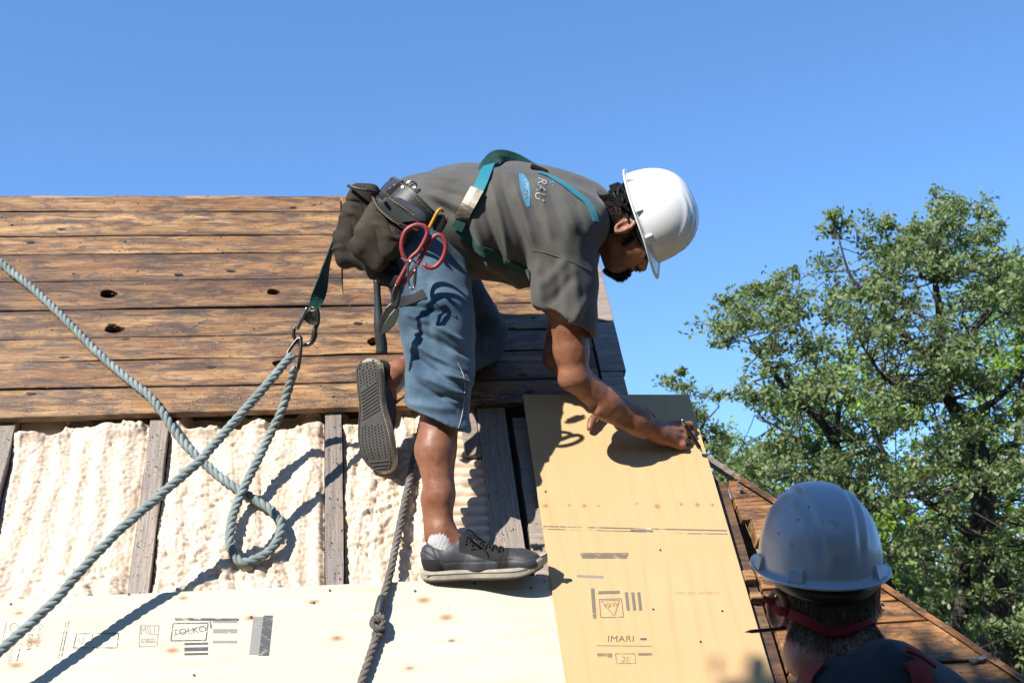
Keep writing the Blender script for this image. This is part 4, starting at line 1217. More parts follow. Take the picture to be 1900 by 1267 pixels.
# torn toe patch and side tag
def at(o, l, h, w, a, b, c): return o+l*a+h*b+w*c
t_ = MB()
for k in range(7):
    t_.box(P(988+k*3, 1012+(k % 3)*3, 2.995), [nrm(cf(1, .4*(k % 2))), nrm(cf(-.3, 1)), cf(0, 0, 1)], (.006, .004, .004))
t_.build('torn_toe_patch', M_SHOE, shoeN)
mb = MB(); mb.box(P(883, 1021, 3.011), [nrm(cf(1, .12)), nrm(cf(-.1, 1)), cf(0, 0, 1)], (.012, .0045, .0015)); mb.build('side_tag', M_BLACK, shoeN)
o2, t2 = P(680, 670, 3.255), P(701, 868, 3.235)
shoeF = shoe('shoe', o2, t2-o2, cf(.52, .05, .85), man, .97, -1, laces=False, wide=1.2)
shoeF['label'] = 'lifted shoe showing its dark patterned tread'
for pts, nm in (([(P(830, 1030, 3.055), .036), (P(822, 1000, 3.06), .037), (P(819, 985, 3.06), .034)], 'sock'), ([(P(722, 712, 3.31), .036), (P(738, 694, 3.34), .037), (P(752, 686, 3.36), .037)], 'sock')):
    A = Field(*bounds([p for p, r in pts], .06), .003); A.k = .01
    A.chain(pts); V, F = A.extract(); N_ = vnormals(V, F); ld_ = nrm(pts[-1][0]-pts[0][0])
    V = V+N_*(.0010*np.sin((V@np.cross(ld_, CF))*1500)+nz(V, 40, 4)*.002)[:, None]
    mesh_np(nm, V, F, M_SOCK, man, smooth=True)

# ------------------------------------------------------------ hard hats
def hard_hat(c, f, u, parent, m, style=1, size=1.0):
    u = nrm(u); f = np.array(f, float); f = nrm(f-u*f.dot(u)); s = np.cross(f, u)
    NA, NTT = 120, 34; V = []; F = []
    Lf, Ls, Hh = .132*size, .112*size, .148*size
    def pt(a, t):
        """t 0..1 rim to apex"""
        ph = t*math.pi/2
        r = math.cos(ph)**.80 if t < 1 else 0; z = math.sin(ph)**.92
        x = Lf*math.cos(a)*r; y = Ls*math.sin(a)*r; zz = Hh*z
        k = 1.0
        if style == 1:
            fr = max(0, min(1, (x/Lf+.25)*2.5))*max(0, min(1, (zz/Hh-.30)*6))
            for s0 in (-.066, -.046, -.026, .026, .046, .066): k += .030*fr*math.exp(-((y-s0)/.0052)**2)
        else:
            wd = .020+.016*max(0, zz/Hh); e = abs(y)-wd
            up_ = max(0, min(1, (zz/Hh-.12)*3))
            k += .050*up_/(1+math.exp(e/.0016))
            k += .020*up_*math.exp(-((abs(y)-wd-.020)/.006)**2) - .012*up_*math.exp(-((abs(y)-wd-.008)/.004)**2)
        return x*k, y*k, zz*(1+(k-1)*.8)
    rings = []
    bill = lambda a: max(0, math.cos(a))**3
    def brim(a, q):
        w = (.010+.030*bill(a)+.004*max(0, -math.cos(a))**4)*size if style == 1 else (.013+.036*bill(a)+.006*max(0, -math.cos(a))**2)*size
        x, y, z = Lf*math.cos(a), Ls*math.sin(a), 0
        n = math.hypot(math.cos(a)/Lf, math.sin(a)/Ls); nx, ny = math.cos(a)/Lf/n, math.sin(a)/Ls/n
        return x+nx*w*q, y+ny*w*q, -.016*size*bill(a)*q**1.2-.004*q
    for q in (1.0, .75, .45, .15): rings.append([brim(2*math.pi*i/NA, q) for i in range(NA)])
    for j in range(NTT): rings.append([pt(2*math.pi*i/NA, j/NTT) for i in range(NA)])
    for R in rings: V += [c+f*x+s*y+u*z for x, y, z in R]
    ap = pt(0, 1); V.append(c+u*pt(0, .9999)[2])
    for j in range(len(rings)-1):
        for i in range(NA): F.append((j*NA+i, j*NA+(i+1) % NA, (j+1)*NA+(i+1) % NA, (j+1)*NA+i))
    b = (len(rings)-1)*NA
    for i in range(NA): F.append((b+i, b+(i+1) % NA, len(V)-1))
    o = mesh_np('hard_hat', V, F, m, parent, smooth=True)
    sd = o.modifiers.new('thick', 'SOLIDIFY'); sd.thickness = .0028; sd.offset = 0
    # rolled rim, lugs
    mb = MB(); rim = np.array([c+f*x+s*y+u*z for x, y, z in [brim(2*math.pi*i/96, 1.0) for i in range(97)]])
    mb.tube(rim, .0026, 6, cap=False); mb.build('rim', m, o, smooth=True)
    lg = MB()
    for a in ((math.radians(a) for a in (60, 100, 145, -60, -100, -145)) if style == 1 else (math.radians(a) for a in (90, 138, -90, -138))):
        x, y, _ = pt(a, .04); rr = nrm(f*x/Lf+s*y/Ls); tt = np.cross(rr, u); hh = .011 if style == 1 else .013
        wv = .013 if style == 1 else .015; pb = c+f*x+s*y+u*(.010*size)
        a0 = pb+rr*.0005
        vs = [a0-tt*wv-u*hh*.8-rr*.004, a0+tt*wv-u*hh*.8-rr*.004, a0+tt*wv*.95-u*hh*.8+rr*.011, a0-tt*wv*.95-u*hh*.8+rr*.011,
              a0-tt*wv+u*hh*1.2-rr*.006, a0+tt*wv+u*hh*1.2-rr*.006, a0+tt*wv*.85+u*hh*.9+rr*.004, a0-tt*wv*.85+u*hh*.9+rr*.004]
        lg = MB(); lg.add(vs, [(0, 1, 2, 3), (7, 6, 5, 4), (0, 4, 5, 1), (1, 5, 6, 2), (2, 6, 7, 3), (3, 7, 4, 0)])
        lgo = lg.build('accessory_slot', m, o); bv_ = lgo.modifiers.new('b', 'BEVEL'); bv_.width = .0012; bv_.segments = 2
    return o, f, u, s
def m_hat(name, base, rough, grime, gsc=14):
    t = NT(name); a = t.noise(t.obj, gsc, 6, .7, .6); b = t.noise(t.obj, 130, 3, .6); sm = t.noise(t.obj, 5, 3, .5)
    c = t.mix(t.ramp(sm, [(.4, 0.0), (.75, .35)]), base, tuple(x*.86 for x in base))
    c = t.mix(t.ramp(a, [(.60, 0.0), (.74, grime)]), c, (.30, .26, .20))
    scr = t.noise(t.map(t.obj, (20, 140, 30), rot=(.4, .2, .8)), 1, 3, .6)
    c = t.mix(t.ramp(scr, [(.66, 0.0), (.70, grime)]), c, (.25, .22, .2))
    spk = t.noise(t.obj, 75, 2, .5); c = t.mix(t.ramp(spk, [(.72, 0.0), (.75, min(1, grime*2))]), c, (.12, .09, .07))
    c = t.mix(1.0, c, 1/ALB*.96, 'MULTIPLY')
    return t.done(c, rough, t.bump(b, .05, .0006), spec=.5, Coat_Weight=.25, Coat_Roughness=.12)
hatA, ha_f, ha_u, ha_s = hard_hat(P(1194, 405, 3.33), cf(.335, .942, -.02), cf(.91, -.325, -.26), man, m_hat('white_hat_plastic', (.86, .87, .86), .22, .18), 1)
hatA['label'] = 'glossy white hard hat with three ridges on the crown'
# suspension at the back of the head, nape strap, ratchet
mb = MB()
pts = [P(1187, 411, 3.33)+ha_f*(.105*math.cos(a))+ha_s*(.086*math.sin(a))-ha_u*.004 for a in np.linspace(0, 2*math.pi, 41)]
for k_, dz in ((0, 0), (1, -.012)): mb.tube([p+ha_u*dz for p in pts], .0065, 6, cap=False, flat=(ha_f, .5) if False else None)
mb.box(P(1152, 362, 3.33), [ha_f, ha_u, ha_s], (.020, .024, .045)); mb.box(P(1146, 350, 3.33), [ha_f, ha_u, ha_s], (.012, .014, .050))
mb.tube(catmull([P(1160, 340, 3.26), P(1147, 352, 3.24), P(1150, 372, 3.24), P(1168, 392, 3.24)], .01), .005, 6)
mb.tube(catmull([P(1145, 342, 3.30), P(1138, 356, 3.29), P(1146, 374, 3.28)], .01), .006, 6)
so_ = mb.build('suspension', M_BLACK, hatA); b_ = so_.modifiers.new('b', 'BEVEL'); b_.width = .002
mb = MB()
for a in np.linspace(0, 2*math.pi, 15)[:-1]:
    q = P(1156, 372, 3.245)+ha_f*.014*math.cos(a)+ha_u*.014*math.sin(a); mb.box(q, [ha_f, ha_u, ha_s], (.003, .003, .008))
mb.build('ratchet_knob', M_BLACK, hatA)

# ------------------------------------------------------------ tool belt (worn)
bc = P(785, 408, 3.38); b1 = nrm(cf(.72, .69, .0)); b2 = nrm(cf(.06, .02, 1)); bax = nrm(np.cross(b1, b2))
if bax.dot(cf(1, -1)) < 0: bax = -bax
def beltp(a, off=0.0, ax=0.0):
    return bc+b1*(.124+off)*math.cos(a)-b2*(.195+off)*math.sin(a)+bax*ax
def band(name, a0, a1, wlo, whi, off, th, m, parent, n=60):
    V = []; F = []
    for i in range(n+1):
        t = i/n; a = a0+(a1-a0)*t
        lo = np.interp(t, np.linspace(0, 1, len(wlo)), wlo); hi = np.interp(t, np.linspace(0, 1, len(whi)), whi)
        for (ax, of) in ((lo, 0), (lo, th), ((lo+hi)/2, th*1.4), (hi, th), (hi, 0)): V.append(beltp(a, off+of, ax))
    for i in range(n):
        for j in range(5): F.append((i*5+j, i*5+(j+1) % 5, (i+1)*5+(j+1) % 5, (i+1)*5+j))
    F += [(0, 1, 2, 3, 4), tuple(n*5+j for j in (4, 3, 2, 1, 0))]
    return mesh_np(name, V, F, m, parent)
belt = band('tool_belt', 0, 2*math.pi, [-.032]*3, [.032]*3, .004, .006, M_BELT, man, 90)
belt['label'] = 'wide black leather tool belt with brown suede pouches'
band('belt_pad', math.radians(20), math.radians(175), [-.03, -.048, -.052, -.045, -.03], [.03, .038, .040, .034, .028], .011, .005, M_BELT, belt)
mb = MB()
for off_ in (-.040, .030):
    for a in np.linspace(math.radians(30), math.radians(168), 46):
        p0, p1 = beltp(a, .0185, off_), beltp(a+.018, .0185, off_); mb.tube([p0, p1], .0009, 4)
mb.build('belt_stitching', M_STITCH, belt)['kind'] = 'stuff'
for a, ax in [(130, .015), (132, 0), (134, -.015), (150, .02), (100, -.03), (118, .026)]:
    p = beltp(math.radians(a), .016, ax); n_ = nrm(beltp(math.radians(a), .05, ax)-p); mb = MB(); mb.tube([p, p+n_*.003], .0042, 8); mb.build('rivet', M_STEEL, belt)
# buckle ring on top
p0 = P(764, 344, 3.22); mb = MB()
ringp = [p0+cf(.013*math.cos(a), .010*math.sin(a)*1.0)+cf(0, 0, -.0) for a in np.linspace(0, 2*math.pi, 21)]
mb.tube([q+cf(.0, .0, -.004) for q in ringp], .0028, 6, cap=False); mb.tube([p0+cf(-.010, .006, -.006), p0+cf(.011, -.006, -.008)], .002, 6)
mb.build('buckle', M_STEEL, belt)
# small leather tab
mb = MB()
mb.box(P(735, 352, 3.205), [nrm(cf(.55, .83)), nrm(cf(.83, -.55)), cf(0, 0, 1)], (.011, .030, .004)); lt = mb.build('belt_loop', M_SUEDE, belt)
def pouch(name, fn, lo_hi, m, parent, seed, h=.0036):
    A = Field(*bounds(lo_hi, .04), h); A.k = .02; fn(A); V, F = A.extract(); V = relax(V, F, 2, .5); N_ = vnormals(V, F)
    dd = nz(V, 16, seed)*.014+nz(V, 45, seed+1)*.005
    q = (V-V.mean(0)); a = q@nrm(cf(-.54, .84)); b = q@nrm(cf(.84, .54))
    for sl, w_, dp, ph in ((.5, .006, -.006, .02), (-.35, .007, .006, -.01), (.15, .005, -.005, -.035)):
        dd += dp*np.exp(-((a-ph-sl*b-.012*np.sin(b*60+seed))/w_)**2)*np.clip(.6+2.5*nz(V, 12, seed+4), 0, 1)
    V = V+N_*dd[:, None]
    return mesh_np(name, V, F, m, parent, smooth=True), V, F
def fA(A):
    a1, a2 = nrm(cf(.84, .54)), nrm(cf(-.54, .84))
    A.box(P(716, 425, 3.165), [a1, a2, cf(0, 0, 1)], (.068, .068, .042), .030, k=.02)
    A.box(P(702, 452, 3.165), [a1, a2, cf(0, 0, 1)], (.054, .060, .050), .034, k=.02)
    A.cone(P(655, 455, 3.15), P(700, 492, 3.14), .014, .014, k=.02)
    A.cone(P(716, 380, 3.13), P(782, 432, 3.12), .020, .018, k=.01, mode='sub')
pA, Va, Fa_ = pouch('pouch', fA, [P(630, 350, 3.05), P(820, 530, 3.3)], M_SUEDE, belt, 31)
pA['label'] = 'front brown suede pouch'
bvA = BVHTree.FromPolygons([tuple(v) for v in Va], [tuple(f) for f in Fa_.tolist()])
def fB(A):
    b1_, b2_ = nrm(cf(.97, .22)), nrm(cf(-.22, .97))
    A.box(P(670, 388, 3.30), [b1_, b2_, cf(0, 0, 1)], (.042, .068, .055), .022, k=.02)
    A.box(P(655, 430, 3.29), [nrm(cf(.9, .4)), nrm(cf(-.4, .9)), cf(0, 0, 1)], (.044, .050, .050), .022, k=.02)
    A.cone(P(650, 450, 3.27), P(672, 485, 3.25), .036, .028, k=.03)
    A.cone(P(660, 338, 3.30), P(700, 345, 3.30), .012, .012, k=.006, mode='sub')
pB, Vb2, Fb2 = pouch('pouch', fB, [P(600, 320, 3.1), P(740, 530, 3.5)], M_SUEDE, belt, 37)
pB['label'] = 'rear brown suede pouch with dark open top'
def fC(A):
    A.cone(P(668, 478, 3.24), P(722, 500, 3.20), .030, .028, k=.012)
    A.cone(P(632, 440, 3.26), P(640, 478, 3.25), .026, .030, k=.02)
    A.cone(P(700, 500, 3.2), P(740, 520, 3.17), .030, .026, k=.02)
pC, _, _ = pouch('pouch', fC, [P(600, 410, 3.1), P(770, 560, 3.4)], m_suede('dark_suede_pouch', (.02, .017, .014), (.05, .042, .034)), belt, 41)
pC['label'] = 'dark folded lower pouch'
# rolled lips with stitching, shiny flap
mb = MB(); mb.tube(catmull([P(691, 366, 3.135), P(702, 385, 3.12), P(722, 403, 3.11), P(745, 417, 3.11), P(778, 430, 3.12)], .008), .0045, 6)
mb.tube(catmull([P(712, 357, 3.145), P(735, 375, 3.12), P(765, 395, 3.115), P(795, 410, 3.13)], .008), .005, 6)
mb.build('pouch_lip', M_SUEDE, belt, smooth=True)
mb = MB(); mb.tube(catmull([P(646, 345, 3.24), P(660, 349, 3.225), P(680, 353, 3.225), P(701, 356, 3.24)], .008), .0048, 6); mb.build('pouch_lip', M_BELT, belt, smooth=True)
st_ = MB()
for pl, dy in ((catmull([P(693, 370, 3.126), P(704, 389, 3.112), P(724, 407, 3.10), P(742, 418, 3.10)], .007), 0), (catmull([P(652, 346, 3.232), P(664, 350, 3.217), P(682, 353, 3.217)], .007), 0), (catmull([P(722, 368, 3.113), P(742, 381, 3.108), P(770, 400, 3.105)], .007), 0)):
    for a, b in zip(pl[:-1:1], pl[1::1]): st_.tube([a-CF*.004, (a+b*1.6)/2.6-CF*.004], .0009, 4)
st_.build('pouch_stitching', M_STITCH, belt)['kind'] = 'stuff'
A = Field(*bounds([P(700, 360, 3.0), P(790, 430, 3.3)], .03), .003); A.k = .01
A.cone(P(722, 382, 3.130), P(768, 409, 3.122), .034, .034, flat=[(nrm(cf(.5, -.86, 0)), 1), (cf(0, 0, 1), .35)])
V, F = A.extract(); mesh_np('leather_flap', V, F, m_simple('shiny_black_leather', (.07, .072, .08), .3, bs=30, bst=.3), belt, smooth=True)
mb = MB()
for x, y in ((709, 368), (774, 413)):
    mb = MB(); mb.tube([P(x, y, 3.112), P(x, y, 3.100)], .005, 8); mb.build('snap_button', M_STEEL, belt)

# ------------------------------------------------------------ safety harness (worn)
def pxs(l): return [P(*q) for q in l]
harn = None
pts, nn = on_surface(shirt_bvh, [(1000, 322), (1020, 329), (1045, 343), (1070, 362), (1090, 378), (1100, 396), (1104, 412)], .003)
harn = ribbon('safety_harness', pts, nn, .026, .0022, M_TEAL, man)
harn['label'] = 'teal webbing safety harness over the shoulders'
pts, nn = on_surface(shirt_bvh, [(912, 303), (903, 325), (894, 345), (884, 362), (872, 385), (858, 405), (848, 425)], .008)
ribbon('harness_strap', pts[:int(len(pts)*.48)], nn[:int(len(pts)*.48)], .034, .0025, M_TEAL, harn)
ribbon('harness_strap', pts[int(len(pts)*.8):], nn[int(len(pts)*.8):], .03, .0025, M_GREENWEB, harn)
i0, i1 = int(len(pts)*.42), int(len(pts)*.86)
tabm = m_simple('scuffed_strap_adjuster', (.20, .165, .12), .45, .35, bs=40, var=.9, bst=.4)
ribbon('strap_adjuster', pts[i0:i1]+nn[i0:i1]*.004, nn[i0:i1], .040, .004, tabm, harn)
arch = catmull(pxs([(903, 315, 3.30), (910, 298, 3.31), (922, 290, 3.34), (940, 291, 3.36), (962, 299, 3.37), (985, 313, 3.37), (1004, 319, 3.37)]), .01)
an = np.array([nrm(np.cross(np.cross(t, CF), t)) for t in np.gradient(arch, axis=0)]); an = np.array([n if n[2] > 0 else -n for n in an]); an = an*.55-CF*.8
ribbon('harness_strap', arch, an, .036, .004, M_GREENWEB, harn)
arch2 = catmull(pxs([(893, 326, 3.29), (903, 300, 3.33), (925, 288, 3.40), (952, 293, 3.44), (985, 311, 3.46), (1012, 316, 3.46), (1040, 330, 3.46), (1075, 345, 3.46)]), .01)
an = np.array([nrm(np.array([0, 0, 1.0])-CF*.2)]*len(arch2)); ribbon('harness_strap', arch2, an, .03, .004, M_GREENWEB, harn)
# D-ring plate on the back
mb = MB(); mb.box(P(1000, 316, 3.33), [nrm(cf(1, .4)), nrm(cf(.4, -1)), cf(0, 0, 1)], (.026, .007, .030)); db = mb.build('back_pad', M_BLACK, harn); q_ = db.modifiers.new('b', 'BEVEL'); q_.width = .004
for l in ([(850, 425), (880, 455), (915, 475), (950, 492), (985, 510)],):
    pts, nn = on_surface(shirt_bvh, l, .003)
    if len(pts) > 3: ribbon('harness_strap', pts, nn, .030, .0022, M_GREENWEB, harn)
poly_pk = [(745, 545), (800, 535), (790, 560), (748, 572)]
pts, nn = on_surface(shorts_bvh, [(742, 560), (765, 556), (788, 545)], .0015)
if len(pts) > 3: ribbon('pocket_trim', pts, nn, .028, .002, m_suede('black_pocket', (.02, .02, .022), (.06, .06, .065)), shorts)
# lettering on the back of the shirt
M_WPRINT = m_simple('white_print', (.50, .49, .47), .8, var=.3); M_BPRINT = m_cloth('blue_print', (.10, .38, .62), .3, 300, .3)
def flat_text(txt, size, org, ax, ay, fn, mat, name, parent, ext=0, align='CENTER', space=1.0):
    """letters as real flat mesh; (x,y) of the text are mapped by fn(photo px)->3-D"""
    cu = bpy.data.curves.new(name, 'FONT'); cu.body = txt; cu.size = size; cu.align_x = align; cu.align_y = 'CENTER'; cu.resolution_u = 3; cu.space_character = space
    ob = bpy.data.objects.new(name, cu); COL.objects.link(ob); dg = bpy.context.evaluated_depsgraph_get()
    me = bpy.data.meshes.new_from_object(ob.evaluated_get(dg)); bpy.data.objects.remove(ob); bpy.data.curves.remove(cu)
    bm = bmesh.new(); bm.from_mesh(me); bmesh.ops.triangulate(bm, faces=bm.faces)
    for v in bm.verts: v.co = Vector(fn(org[0]+ax[0]*v.co.x+ay[0]*v.co.y, org[1]+ax[1]*v.co.x+ay[1]*v.co.y))
    bm.to_mesh(me); bm.free(); me.materials.clear(); me.materials.append(mat); me.name = name
    o = bpy.data.objects.new(name, me); link(o, parent); return o
onshirt = lambda x, y: cast(shirt_bvh, x, y, .0022, 3.2)[0]
onshirt1 = lambda x, y: cast(shirt_bvh, x, y, .0012, 3.2)[0]
pat = [(962, 322), (972, 324), (982, 340), (984, 362), (983, 384), (977, 385), (971, 372), (965, 350)]
g_ = []
def poly_on(name, outline, fn, mat, parent, n=7):
    """fill a small px outline with a grid that follows the surface"""
    bm = bmesh.new(); vs = [bm.verts.new((x, y, 0)) for x, y in outline]; bm.faces.new(vs)
    for _ in range(n):
        es = [e for e in bm.edges if e.calc_length() > 5]
        if not es: break
        bmesh.ops.subdivide_edges(bm, edges=es, cuts=1, use_grid_fill=True); bmesh.ops.triangulate(bm, faces=[f for f in bm.faces if len(f.verts) > 3])
    for v in bm.verts: v.co = Vector(fn(v.co.x, v.co.y))
    return mesh_bm(name, bm, mat, parent)
poly_on('printed_patch', pat, onshirt1, M_BPRINT, shirt, 4)
flat_text('IONS', 13, (975, 352), (.1, 1.0), (1.0, -.25), onshirt, M_WPRINT, 'printed_letters', shirt, space=1.15)
flat_text('RAU', 27, (1003, 352), (-.12, .75), (.85, .35), onshirt, M_WPRINT, 'printed_letters', shirt)
flat_text('T-', 13, (1024, 342), (.5, .75), (.9, -.3), onshirt, M_BPRINT, 'printed_letters', shirt)

# ------------------------------------------------------------ tools hanging from him
sn = empty('tin_snips', tuple(P(765, 500, 3.06)), 'red handled tin snips hanging from the tool belt by a carabiner', 'snips')
Zs = 3.055
def tube_obj(name, pts, r, m, parent, n=8, step=.005, cap=True, flat=None):
    c_ = catmull(np.array(pts), step); rr = r if np.ndim(r) == 0 else np.interp(np.linspace(0, 1, len(c_)), np.linspace(0, 1, len(r)), r)
    V, F = tube_geo(c_, rr, n, cap, flat); return mesh_np(name, V, F, m, parent, smooth=True)
l1 = [(757, 488), (750, 478), (745, 455), (752, 430), (770, 418), (787, 420), (793, 431), (787, 448), (776, 466), (763, 478)]
h1 = tube_obj('handle', pxs([(x, y, Zs) for x, y in l1]+[(757, 490, Zs), (747, 508, Zs), (736, 529, Zs)]), .0062, M_RED, sn)
l2 = [(745, 531), (756, 516), (768, 500), (779, 482), (789, 464), (799, 446), (812, 436), (823, 442), (827, 460), (820, 482), (806, 496), (793, 496), (786, 490)]
tube_obj('handle', pxs([(x, y, Zs+.008) for x, y in l2]), .0062, M_RED, sn)
tube_obj('shank', pxs([(737, 527, Zs), (731, 540, Zs), (729, 556, Zs), (731, 570, Zs)]), .0055, M_DARKSTEEL, sn)
tube_obj('shank', pxs([(745, 529, Zs+.006), (741, 542, Zs+.006), (739, 556, Zs+.006), (735, 570, Zs+.006)]), .0055, M_DARKSTEEL, sn)
def plate(name, outline, Z, th, m, parent, bevel=.0015):
    bm = bmesh.new(); vs = [bm.verts.new(P(x, y, Z)) for x, y in outline]; f = bm.faces.new(vs)
    r = bmesh.ops.extrude_face_region(bm, geom=[f])
    for e in r['geom']:
        if isinstance(e, bmesh.types.BMVert): e.co += Vector(CF*th)
    o = mesh_bm(name, bm, m, parent); b = o.modifiers.new('b', 'BEVEL'); b.width = bevel; b.segments = 2; return o
plate('blade', [(727, 561), (737, 566), (739, 575), (732, 590), (722, 607), (707, 621), (703, 617), (703, 602), (708, 583), (716, 570)], Zs-.002, .004, M_DARKSTEEL, sn)
plate('blade', [(733, 572), (741, 572), (740, 585), (733, 602), (720, 615), (706, 621), (713, 600), (722, 585)], Zs-.006, .004, M_STEEL, sn)
mb = MB(); mb.tube([P(732, 565, Zs-.012), P(732, 565, Zs+.012)], .0065, 12); mb.build('pivot_bolt', M_STEEL, sn)
cbn = empty('carabiner', tuple(P(765, 500, 3.04)), 'small silver carabiner clipped round the red snips handle', 'carabiner')
tube_obj('body', pxs([(759, 531, 3.035), (757, 505, 3.035), (758, 489, 3.035), (764, 483, 3.035), (771, 488, 3.04), (772, 505, 3.04), (770, 528, 3.04), (766, 537, 3.038), (760, 534, 3.035)]), .0030, M_STEEL, cbn)
tube_obj('gate', pxs([(770, 500, 3.036), (769, 515, 3.036), (768, 528, 3.036)]), .0026, M_STEEL, cbn)
mb = MB(); mb.tube(catmull(pxs([(744, 479, 3.04), (757, 484, 3.03), (775, 493, 3.035), (788, 503, 3.05)]), .005), .0013, 5); mb.build('wire', M_STEEL, cbn)
hm_ = empty('hammer', tuple(P(704, 560, 3.17)), 'hammer with black rubber grip hanging behind the snips', 'hammer')
tube_obj('grip', pxs([(699, 520, 3.18), (701, 560, 3.175), (704, 610, 3.17), (708, 640, 3.17), (708, 655, 3.17)]), [.010, .009, .0105, .0145, .0150, .0155], M_BLACKRUB, hm_, 12)
tube_obj('shaft', pxs([(697, 478, 3.19), (699, 522, 3.18)]), .008, M_DARKSTEEL, hm_)
tube_obj('head', pxs([(686, 470, 3.20), (697, 472, 3.20), (712, 474, 3.20)]), [.006, .012, .013], M_DARKSTEEL, hm_)
kn_ = empty('utility_knife', tuple(P(815, 410, 3.12)), 'yellow and black utility knife tucked into the tool belt', 'knife')
tube_obj('edge_trim', pxs([(796, 424, 3.10), (804, 408, 3.10), (812, 393, 3.10), (818, 388, 3.105), (822, 393, 3.11)]), .0045, M_YELLOW, kn_)
plate('handle', [(802, 426), (812, 398), (824, 398), (829, 408), (818, 432)], 3.105, .012, M_BLACK, kn_, .003)
tube_obj('edge_trim', pxs([(829, 400, 3.11), (829, 412, 3.11), (819, 430, 3.11), (812, 440, 3.11)]), .0018, m_simple('orange_trim', (.30, .07, .02), .5), kn_)
# marker in the near hand
mk = empty('marker_pen', tuple(P(1290, 812, 3.36)), 'black and silver marker pen held in the right hand', 'pen')
mA, mB_ = P(1270, 786, 3.335), roofp(1305, 842, .028)
mdir = nrm(mB_-mA); mA = mB_-mdir*.132
tube_obj('barrel', [mA+mdir*.012, mA+mdir*.05, mA+mdir*.105], .0062, M_BLACK, mk, 12)
tube_obj('cap', [mA-mdir*.006, mA+mdir*.006, mA+mdir*.014], [.0045, .0066, .0066], M_STEEL, mk, 12)
tube_obj('tip', [mA+mdir*.104, mA+mdir*.118, mA+mdir*.126], [.005, .0028, .0012], M_STEEL, mk, 8)

# ------------------------------------------------------------ lanyard, snap hook, ropes
ln = catmull(pxs([(634, 425, 3.31), (622, 440, 3.31), (612, 468, 3.30), (603, 500, 3.29), (595, 535, 3.28), (584, 566, 3.27), (580, 574, 3.27)]), .008)
nn = []
for i in range(len(ln)):
    t = i/(len(ln)-1); a = .9-1.1*t+.9*math.sin(t*3); nn.append(nrm(-CF*math.cos(a)+cf(.9, .3)*math.sin(a)))
lany = ribbon('lanyard', ln, np.array(nn), [.012, .016, .030, .044, .046, .040, .024], .003, M_GREENWEB, None)
tag(lany, 'dark green webbing lanyard running from the pouch down to the snap hook', 'strap')
hk = empty('snap_hook', tuple(P(568, 605, 3.26)), 'steel snap hook joining the green lanyard to the rope eye', 'hook')
Zh = 3.26
tube_obj('hook_body', pxs([(577, 571, Zh), (588, 575, Zh), (590, 597, Zh), (584, 612, Zh), (583, 625, Zh), (576, 637, Zh), (563, 640, Zh), (552, 634, Zh), (545, 622, Zh), (547, 606, Zh)]), [.005, .0065, .006, .006, .0085, .0075, .006, .0055, .005, .0045], M_DARKSTEEL, hk, 10)
tube_obj('gate', pxs([(570, 570, Zh-.01), (562, 588, Zh-.01), (551, 611, Zh-.01)]), [.0045, .0062, .0055], M_STEEL, hk, 10)
plate('lock_plate', [(571, 578), (586, 574), (587, 596), (575, 603), (562, 592)], Zh-.004, .010, M_DARKSTEEL, hk)
mb = MB(); mb.tube([P(570, 577, Zh-.018), P(570, 577, Zh+.012)], .004, 8); mb.tube([P(581, 600, Zh-.016), P(581, 600, Zh+.012)], .005, 8); mb.build('rivet', M_STEEL, hk)
th = empty('rope_thimble', tuple(P(545, 660, 3.22)), 'pointed metal thimble at the rope eye below the snap hook', 'thimble')
V = []; F = []
tp = catmull(pxs([(553, 686, 3.225), (557, 660, 3.225), (558, 630, 3.235), (552, 630, 3.235), (540, 645, 3.225), (533, 658, 3.215), (540, 664, 3.215)]), .006)
T_, A_, B_ = frames(tp)
V, F = tube_geo(tp, .010, 8, True, flat=(nrm(cf(1, .4)), .45)); mesh_np('channel', V, F, M_DARKSTEEL, th, smooth=True)

